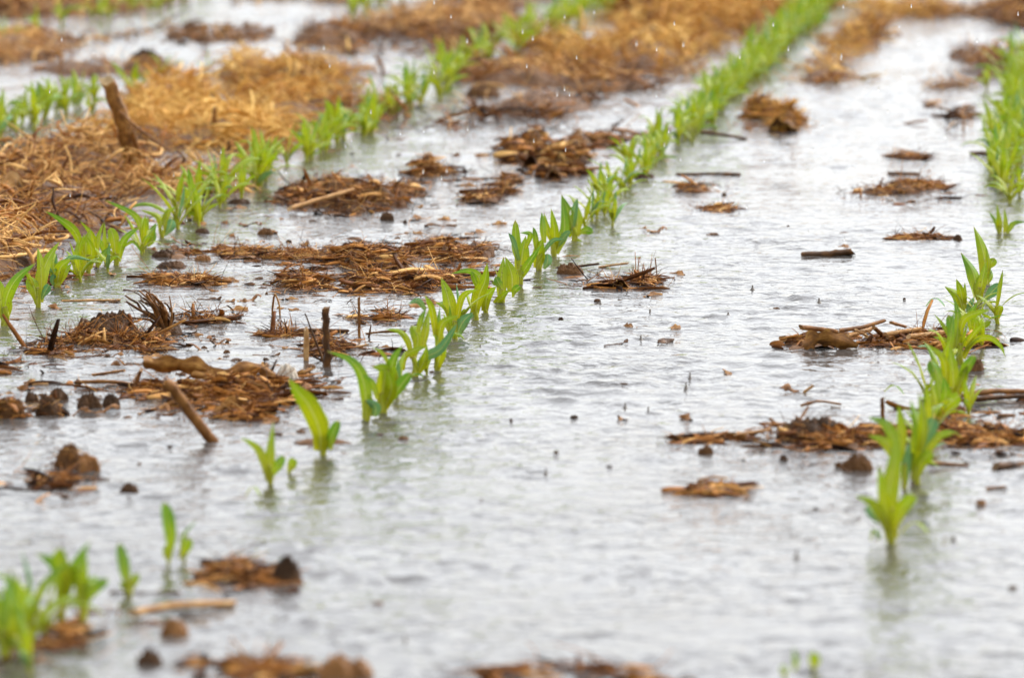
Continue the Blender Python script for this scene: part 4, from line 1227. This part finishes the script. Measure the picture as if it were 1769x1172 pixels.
for pts, wp, mt, lb, up in (
        ([(1166, 761), (1205, 757), (1252, 757)], 10, DARKSTALK, 'dark flat stalk at the open-water tip of the long litter line', 0),
        ([(1270, 757), (1300, 753), (1332, 748)], 7, LIGHTSTALK, 'thin orange stalk joining the long litter line to its clod', 0),
        ([(1350, 745), (1341, 734), (1331, 724)], 8, DARKSTALK, 'dark pointed stub sticking up from the clod of the long litter line', 1),
        ([(1374, 740), (1384, 722), (1396, 704)], 6, STALK, 'slender stalk rising slantwise from the clod of the long litter line', 1),
        ([(1412, 752), (1411, 730)], 5, LIGHTSTALK, 'thin pale splinter upright on the clod of the long litter line', 1),
        ([(1388, 757), (1430, 754), (1472, 748)], 11, LIGHTSTALK, 'thick yellowish stalk along the front of the long litter line', 0),
        ([(1478, 752), (1524, 742)], 9, STALK, 'brown stalk in the litter line behind the hook-leaved seedling', 0),
        ([(1385, 706), (1415, 699), (1452, 704)], 6, STALK, 'low arched stalk afloat above the clod of the long litter line', 0),
        ([(1664, 690), (1710, 682), (1775, 682)], 12, STALK, 'topmost stalk of the dark litter pile at the frame edge', 0),
        ([(1680, 696), (1730, 692), (1775, 690)], 11, DARKSTALK, 'lower dark stalk of the litter pile at the frame edge', 0)):
    stalk(pts, wp, lb, mt, upright=bool(up), base=None if not up else (pts[0][0], 757 if pts[0][1] < 757 else pts[0][1]), depth=0.03, dz=0.004 if not up else 0)

# ------------------------------------------------------------------ dry leaves and husks
dry_blade([(248, 628), (275, 636), (320, 640), (365, 650), (420, 668)], 34, 'large twisted dry corn leaf with a knotted end, lying on the straw heap', twist=0.9, base=(340, 676), dz=0.004)
dry_blade([(330, 655), (380, 655), (440, 640), (476, 652)], 24, 'dry brown leaf folded over the straw heap behind the leaning stub', twist=-1.1, base=(410, 676), dz=0.004)
dry_blade([(400, 660), (445, 668), (486, 682)], 10, 'narrow dry leaf trailing off the straw heap', twist=0.5, base=(440, 682), dz=0.002)
dry_blade([(478, 650), (520, 645), (545, 636)], 10, 'dry leaf strip between the straw heap and the broken stalks', twist=0.4)
dry_blade([(275, 706), (305, 695), (330, 690)], 11, 'dry leaf scrap right behind the leaning stub', twist=0.5)
dry_blade([(372, 712), (405, 696), (420, 708), (446, 716)], 22, 'crumpled dry leaf afloat between the leaning stub and the broad-bladed seedling', twist=1.6)
dry_blade([(300, 340), (330, 330), (380, 335)], 12, 'dry leaf strip on the dark edge of the straw bank', twist=0.7)
dry_blade([(-10, 352), (20, 318), (52, 330)], 34, 'broad pale dry leaf folded on the straw bank at the frame edge', twist=0.7, mat=LIGHTSTALK)
dry_blade([(1560, 595), (1600, 593), (1640, 590)], 12, 'wet grey leaf strip washed against the raft', twist=0.2, mat=HUSK)
clod(497, 655, 20, 24, 'white papery husk lump beside the orange sliver', PALE, rd=0.012, name='husk_lump', cat='husk', rough=0.4)
dry_blade([(1388, 598), (1410, 588), (1440, 588), (1482, 599)], 34, 'orange-brown husk bulging at the front of the raft', depth=0.02, twist=0.35, base=(1430, 606), name='husk')

# ------------------------------------------------------------------ root ball
g = G(290, 574)
m = PX(g[1])
t = thing('uprooted_root_ball', 'dark uprooted corn root crown fanning up out of the water', 'root crown', g)
rng = np.random.default_rng(8)
V, Q, T = lump(rng, 26 * m, 0.025, 16 * m, rough=0.5)
obj('soil_clump', mesh('soil_clump', V, Q, T), MUD, t, (0.004, 0, 0))
for k in range(26):
    tipu, tipv = 212 + rng.random() * 75, 508 + abs(rng.normal(0, 22))
    if k % 4 == 0:
        tipu, tipv = 222 + rng.random() * 40, 500 + rng.random() * 14
    su = 275 + rng.random() * 22
    dp = rng.uniform(-0.03, 0.03)
    mid = (0.5 * (su + tipu) + rng.normal(8, 5), 0.5 * (566 + tipv) + rng.normal(2, 4))
    C = catmull(np.array([P3(su, 574, g[1] + dp * 0.3), P3(mid[0], mid[1], g[1] + dp * 0.6), P3(tipu, tipv, g[1] + dp)]), 10) - g
    C[1:-1] += rng.normal(0, 0.0012, (8, 3))
    V, Q, T, st, tn = tube(C, np.linspace(1, 0.35, 10) * rng.uniform(0.0024, 0.0050), 6, 0.8, rng, 0.25)
    obj('root', mesh('root', V, Q, T, {'st': st, 'tone': tn}), DARKSTALK if k % 3 else STALK, t)
for pts, wp in (([(292, 572), (297, 545), (293, 512)], 7), ([(284, 572), (268, 530), (240, 502)], 9)):
    C = catmull(np.array([P3(*p, g[1] - 0.02) for p in pts]), 10) - g
    V, Q, T, st, tn = tube(C, np.linspace(1, 0.4, 10) * wp * m * 0.5, 8, 0.6, rng, 0.2, 0.5)
    obj('stalk_splinter', mesh('stalk_splinter', V, Q, T, {'st': st, 'tone': tn}), STALK, t)

# ------------------------------------------------------------------ mats and heaps of straw
for k, a in enumerate([
        # u, v, half width px, half depth m, height px, straws, label, options
        (690, 462, 128, 0.30, 34, 1500, 'largest straw mat in focus, golden brown, between the two middle rows', dict(wide=0.2)),
        (640, 492, 125, 0.13, 30, 900, 'muddy straw mat along the near side of the largest one', dict(wide=0.25)),
        (778, 430, 62, 0.2, 26, 420, 'straw spur reaching from the largest mat towards the middle row', {}),
        (385, 434, 66, 0.13, 17, 420, 'thin reddish straw mat near the row by the straw bank', {}),
        (430, 442, 22, 0.06, 22, 120, 'dark straw tuft ending the thin reddish mat', {}),
        (500, 446, 52, 0.12, 12, 260, 'low sparse straw scatter beside the largest mat', {}),
        (302, 485, 36, 0.09, 32, 260, 'rounded straw clump between the small clod and the root crown', {}),
        (345, 487, 22, 0.06, 12, 90, 'small flat straw patch beside the rounded clump', {}),
        (110, 600, 52, 0.10, 42, 420, 'spiky yellowish straw tangle at the foot of the big clod', dict(mess=0.6)),
        (246, 590, 38, 0.06, 46, 520, 'straw draped over the end of the big clod beneath the root crown', dict(mess=0.6)),
        (236, 602, 40, 0.06, 16, 160, 'wet straw sunk before the big clod', {}),
        (352, 549, 46, 0.08, 20, 260, 'flat straw clump with a square chip, past the root crown', dict(mess=0.5)),
        (648, 548, 42, 0.08, 22, 260, 'small straw pile behind the thin straight stem', dict(mess=0.5)),
        (590, 606, 50, 0.09, 26, 300, 'straw around the feet of the broken stalks', dict(mess=0.5)),
        (488, 578, 24, 0.05, 16, 70, 'little arching straws beside the half-sunk grey stalk', dict(mess=0.8, mud=False)),
        (400, 684, 92, 0.12, 46, 700, 'heap of straw and dark mud under the twisted dry leaf', dict(wide=0.25, thick=1.3)),
        (300, 680, 70, 0.08, 18, 200, 'low wet straw under the knotted end of the dry leaf', dict(wide=0.3)),
        (520, 664, 60, 0.09, 24, 260, 'wet brown litter before the orange sliver', dict(wide=0.3)),
        (330, 712, 50, 0.06, 22, 180, 'straw bits around the leaning stub', dict(wide=0.4)),
        (425, 718, 28, 0.05, 16, 90, 'small straw clump before the crumpled dry leaf', dict(wide=0.4)),
        (420, 710, 30, 0.04, 22, 70, 'tawny chips behind the crumpled dry leaf', dict(wide=0.5)),
        (378, 690, 24, 0.04, 14, 60, 'reddish straw bits on the water before the heap', dict(wide=0.3)),
        (185, 668, 66, 0.05, 12, 160, 'wet straw along the litter line before the twisted leaf', dict(wide=0.3)),
        (16, 632, 32, 0.06, 20, 150, 'small straw pile at the frame edge above the round clod', {}),
        (470, 692, 20, 0.04, 12, 60, 'reddish chips by the tip of the broad-bladed seedling', dict(wide=0.5)),
        (605, 340, 105, 0.34, 34, 1000, 'blurred tawny straw mat beyond the largest one', dict(mess=0.45)),
        (752, 303, 34, 0.18, 42, 380, 'blurred fluffy straw tuft, upright and rounded', dict(mess=0.8)),
        (860, 316, 32, 0.12, 16, 150, 'blurred flat straw patch past the fluffy tuft', {}),
        (832, 345, 24, 0.08, 14, 90, 'blurred reddish bits on the water in front of the flat patch', {}),
        (872, 332, 16, 0.06, 24, 70, 'blurred reddish straw wisp by the flat patch', dict(mess=0.9)),
        (960, 300, 38, 0.12, 34, 180, 'blurred brown litter with upright chips and a dark clod', dict(mess=0.8, wide=0.4)),
        (945, 268, 64, 0.28, 50, 500, 'blurred heap of upturned leaf chips before the brown litter bank', dict(mess=0.8, wide=0.4, thick=1.5)),
        (1040, 240, 30, 0.2, 18, 140, 'blurred dark chips at the row side of the upturned heap', dict(wide=0.4)),
        (1335, 210, 42, 0.30, 50, 800, 'fluffy golden straw ball alone beyond the middle row', dict(mess=0.9, mat=GOLD)),
        (1220, 328, 36, 0.10, 14, 100, 'faint straw patch past the long dark floating stalk', {}),
        (1240, 361, 32, 0.06, 8, 60, 'thin straw bits afloat beyond the sharp middle row', dict(mud=False)),
        (1560, 335, 78, 0.16, 22, 300, 'far sparse straw mat in open water by the right row', dict(mess=0.5)),
        (1590, 318, 46, 0.14, 16, 160, 'back part of the far sparse mat in open water', {}),
        (1570, 270, 30, 0.1, 9, 60, 'faint far straw bits before the tall green column', dict(mud=False)),
        (1590, 411, 40, 0.05, 9, 70, 'straw bits under the little stalk cluster past the lone log', dict(mud=False)),
        (1072, 487, 56, 0.10, 24, 260, 'yellow straw tuft with curled ends, right of the bead-bearing seedling', dict(mess=0.7, thick=1.3)),
        (1500, 592, 118, 0.08, 18, 170, 'bed of dark litter under the raft of stalk pieces', dict(wide=0.35, thick=1.2)),
        (1640, 590, 70, 0.10, 18, 260, 'litter at the seedling end of the raft', dict(wide=0.35)),
        (1395, 760, 66, 0.09, 30, 420, 'straw on the clod of the long litter line', dict(wide=0.3)),
        (1480, 758, 52, 0.08, 18, 240, 'straw of the litter line behind the near right-row seedlings', dict(wide=0.35)),
        (1690, 756, 95, 0.09, 20, 420, 'litter line between the right row and the frame edge', dict(wide=0.35)),
        (1735, 700, 85, 0.12, 28, 420, 'dark litter pile at the frame edge behind the right row', dict(wide=0.4, thick=1.2)),
        (1228, 846, 48, 0.05, 16, 60, 'small dark pile of litter alone in open water', dict(wide=0.6, thick=1.3)),
        (1238, 760, 60, 0.04, 10, 90, 'thin end of the long litter line in open water', dict(wide=0.35)),
        (425, 1000, 62, 0.07, 32, 280, 'blurred straw clump near the bottom of the picture', dict(wide=0.3)),
        (180, 1075, 50, 0.05, 14, 90, 'blurred mud and straw under the bird-leaved seedling', {}),
        (60, 1112, 70, 0.10, 18, 160, 'blurred muddy strip under the corner seedlings', {}),
        (400, 1155, 55, 0.06, 22, 120, 'blurred brown litter in the line at the bottom edge', dict(wide=0.4)),
        (480, 1158, 45, 0.06, 18, 100, 'fainter litter between the lumps at the bottom edge', dict(wide=0.4)),
        (960, 1180, 120, 0.08, 24, 420, 'brown litter cut by the bottom edge under open water', dict(wide=0.5, thick=1.4)),
        (60, 828, 62, 0.05, 16, 150, 'low brown litter beside the topped clod', dict(wide=0.3)),
        (112, 842, 36, 0.05, 20, 110, 'wet brown litter in front of the topped clod', dict(wide=0.3)),
        (380, 58, 75, 0.45, 24, 320, 'long dark island of litter in the far pool', dict(thick=1.3)),
        (245, 122, 40, 0.3, 26, 180, 'dark lumpy litter on the near shore of the far pool', {}),
        (1645, 190, 34, 0.3, 14, 120, 'far thin litter strip crossing open water by the right row', {}),
        (120, 300, 55, 0.2, 14, 160, 'dark wet litter patch before the tall broken stalk', {}),
        (205, 320, 60, 0.2, 20, 260, 'tawny straw around the foot of the tall broken stalk', dict(mess=0.6)),
        (40, 485, 60, 0.12, 16, 260, 'reddish straw edge behind the first seedlings by the bank', {}),
]):
    u, v, ru, rd, hp, n, lb, op = a
    straw_mat_thing(u, v, ru, rd, hp, n, lb, seed=k, **op)

# ------------------------------------------------------------------ clods
for a in [
        (186, 582, 56, 40, 'big dark mud clod with straw hanging off its end', 40), (16, 722, 26, 36, 'rounded brown clod at the frame edge, cut by it', 60),
        (85, 716, 24, 30, 'jagged dark clod with a shiny water bead, second from the frame edge', 14), (100, 692, 16, 20, 'smaller clod behind the jagged one with the bead', 0),
        (55, 694, 13, 18, 'small clod nearest the rounded one at the frame edge', 0), (152, 706, 22, 26, 'peaked dark clod in the row of clods before the leaning stub', 0),
        (191, 702, 15, 20, 'round dark clod, last of the row of clods before the leaning stub', 0), (120, 808, 26, 38, 'upright brown clod topping the low litter', 12),
        (152, 816, 22, 28, 'tawny clod leaning on the upright one', 0), (225, 849, 17, 14, 'dark clod alone under the topped clod', 0), (495, 1004, 24, 38, 'blurred round clod beside the straw clump near the bottom', 0),
        (305, 1096, 28, 24, 'blurred reddish clod under the long orange stalk', 0), (258, 1148, 22, 26, 'blurred dark square clod at the bottom edge', 0), (590, 1168, 50, 34, 'largest blurred tawny lump at the bottom edge', 0),
        (405, 1156, 34, 22, 'blurred orange lump in the bottom-edge line', 0), (985, 473, 20, 16, 'reddish rounded lump beside the afloat stalk piece', 0), (1640, 716, 28, 20, 'rounded brown lump between the right row and the frame edge', 0),
        (1480, 812, 26, 24, 'crumbly red-brown clod left of the near right-row seedlings', 0), (1395, 758, 58, 36, 'straw-matted clod heaped in the long litter line', 0), (1685, 640, 18, 18, 'red-brown clod at the waterline behind the curved-leaf seedling', 0),
        (350, 402, 12, 8, 'little dark clod beside the row by the straw bank', 0), (284, 444, 22, 12, 'flat dark clod before the crowded stretch by the straw bank', 0), (460, 405, 14, 11, 'small dark clod alone beyond the thin reddish mat', 0),
        (300, 462, 26, 10, 'muddy crust between the flat clod and the rounded straw clump', 0), (350, 450, 14, 10, 'orange clod beside the rounded straw clump', 0), (668, 380, 13, 13, 'dark leaf-shaped clod in open water beyond the mats', 0),
        (940, 305, 18, 22, 'blurred dark clod amid upright chips', 0), (330, 336, 24, 14, 'dark clod on the edge of the straw bank', 0), (415, 352, 20, 9, 'dark crust by the crowded stretch', 0),
        (1695, 873, 9, 10, 'tiny orange clod below the right row', 0), (1655, 414, 8, 8, 'tiny dark clod past the little stalk cluster', 0), (820, 345, 12, 12, 'blurred dark clod before the blurred flat patch', 0),
        (45, 560, 0, 0, '', 0), (1448, 808, 7, 9, 'tiny dark clod beside the crumbly red-brown one', 0), (1355, 795, 8, 8, 'tiny dark clod before the long litter line', 0), (1220, 783, 14, 12, 'crumbly reddish clod under the long litter line', 0),
        (215, 300, 24, 18, 'dark wet clod at the foot of the tall broken stalk', 0), (1480, 250, 0, 0, '', 0), (40, 300, 30, 16, 'dark wet clod on the far side of the straw bank', 0), (25, 458, 45, 18, 'mossy dark clod behind the first seedlings by the bank', 20),
        (250, 110, 30, 22, 'dark clod at the near shore of the far pool', 0), (1110, 307, 20, 8, 'dark flat clod touching the softly blurred stretch', 0), (1085, 306, 0, 0, '', 0), (835, 165, 30, 20, 'blurred dark clod on the brown litter bank', 0), (555, 766, 45, 6, 'flat brown mud patch at the foot of the broad-bladed seedling', 0)]:
    u, v, ru, hp, lb, gr = a
    if ru:
        clod(u, v, ru, hp, lb, grass=gr, mat=TAN if any(q in lb for q in ('tawny', 'orange')) else SOIL if any(q in lb for q in ('reddish', 'red-brown', 'tawny', 'orange', 'brown')) else MUD)

# flat flakes of dead leaf and bits of stalk strewn over the water
fr = np.random.default_rng(63)
flakes = []
for k in range(9):
    n = 12
    ln = 0.013 + 0.0045 * k
    t = np.linspace(-0.5, 0.5, n)
    C = np.stack([t * ln, 0.06 * ln * np.sin(t * 5 + k), 0.0008 + (0.04 + 0.07 * (k % 3)) * ln * np.maximum(0, np.sin(t * 4.2 + k * 1.3)) ** 1.5], -1)
    W = (0.0022 + 0.0011 * (k % 4)) * (0.5 + 0.5 * np.sin(np.pi * (t + 0.5)) ** 0.5) * (1 + 0.35 * fr.normal(size=n)) * (1.5 if k % 3 == 0 else 1.0)
    a = (0.35 * np.sin(t * 6 + k) + 0.3)[:, None]
    T = tangents(C)
    sd = np.cross(np.array([0, 0, 1.0]), T)
    V, Q, st = ribbon(C, W, sd * np.cos(a) + np.cross(T, sd) * np.sin(a), 0.3, 0.3, 5, fr)
    V2 = V - [0, 0, 0.0008]
    st[:, 1] *= 3
    flakes.append(mesh('leaf_flake', np.vstack([V, V2]), np.vstack([Q, Q[:, ::-1] + len(V)]), None, {'st': np.vstack([st, st]), 'tone': np.zeros(2 * len(V))}))
    flakes[-1].materials.append((HUSK, DARKSTALK, STALK)[k % 3])
for k in range(230):
    if k < 212:
        u, v = fr.uniform(0, 860), 235 + 500 * fr.random() ** 1.1
        if u > 640 + (620 - v) * 1.2:
            u -= 420
    else:
        u, v = fr.uniform(1050, 1769), fr.uniform(240, 860)
    o = obj('leaf_flake', flakes[fr.integers(9)], None, None, G(u, v))
    o.rotation_euler = (fr.normal(0, 0.08), fr.normal(0, 0.08), fr.normal(0, 0.7))
    s = fr.uniform(0.7, 1.4)
    o.scale = (s, s, s)
    tag(o, 'small flake of dead brown leaf strewn on the open water', 'leaf flake', 'flakes of dead leaf strewn on the water')

# crumbs that poke through the water everywhere
kr = np.random.default_rng(31)
for k in range(80):
    while True:
        u, v = kr.uniform(0, 1760), kr.uniform(330, 1120)
        if kr.random() < (1.0 if (u < 620 and v < 760) else (0.28 if v < 820 else 0.1)):
            break
    clod(u, v, kr.uniform(2.5, 9) * (1.4 if v > 900 else 1), kr.uniform(1.5, 5), 'small dark crumb of mud and straw poking through the water', MUD if k % 3 else SOIL, group='crumbs poking through the water', name='mud_crumb', cat='crumb')

# ------------------------------------------------------------------ rain: splashes and falling drops
sr = np.random.default_rng(41)


def lathe(prof, m=14):
    a = np.linspace(0, 2 * np.pi, m, endpoint=False)
    V = np.array([[r * math.cos(t), r * math.sin(t), z] for z, r in prof for t in a])
    n = len(prof)
    V = np.vstack([V, [[0, 0, prof[0][0]], [0, 0, prof[-1][0]]]])
    T = [[n * m, (j + 1) % m, j] for j in range(m)] + [[n * m + 1, (n - 1) * m + j, (n - 1) * m + (j + 1) % m] for j in range(m)]
    return V, grid_quads(n, m, True), np.array(T)


def ball(r, sz=1.0, n=9, m=12):
    return lathe([(-r * sz * math.cos(q), max(r * math.sin(q), 1e-5)) for q in np.linspace(0.02, math.pi - 0.02, n)], m)


jets = []
for k in range(4):
    h = 0.005 + 0.0018 * k
    V, Q, T = lathe([(-0.003, 0.0060), (0.0, 0.0042), (h * 0.25, 0.0026), (h * 0.55, 0.0017), (h * 0.8, 0.0014), (h * 0.95, 0.0017), (h * 1.1, 0.0013), (h * 1.18, 0.0003)])
    V2, Q2, T2 = ball(0.0018 + 0.0004 * k, 1.1)
    jets.append((h, mesh('jet', V, Q, T), mesh('drop', V2, Q2, T2)))
for k, (u, v) in enumerate(SPLASHES[:15]):
    g = G(u, v)
    t = thing('rain_splash', 'tiny rain splash standing on the water with a bead above it', 'splash', g, 'rain splashes on the water')
    h, j, d = jets[k % 4]
    obj('jet', j, SPLASHM, t)
    if k % 4 == 0:
        obj('drop', d, DROP, t, (sr.normal(0, 0.0015), sr.normal(0, 0.002), h * 1.3 + 0.004 + 0.01 * sr.random()))
    s = sr.uniform(0.55, 0.95)
    t.scale = (s, s, s)
Vd, Qd, Td = ball(0.0007, 5.0)
rd_me = mesh('raindrop', Vd, Qd, Td)
for k in range(80):
    u, v = sr.uniform(0, 1769), 420 * sr.random() ** 1.2 + 2
    Y = sr.uniform(7.4, 9.6)
    p = P3(u, v, Y)
    if p[2] < 0.02:
        continue
    tag(obj('raindrop', rd_me, DROP, None, p), 'clear raindrop falling through the air', 'raindrop', 'falling raindrops')
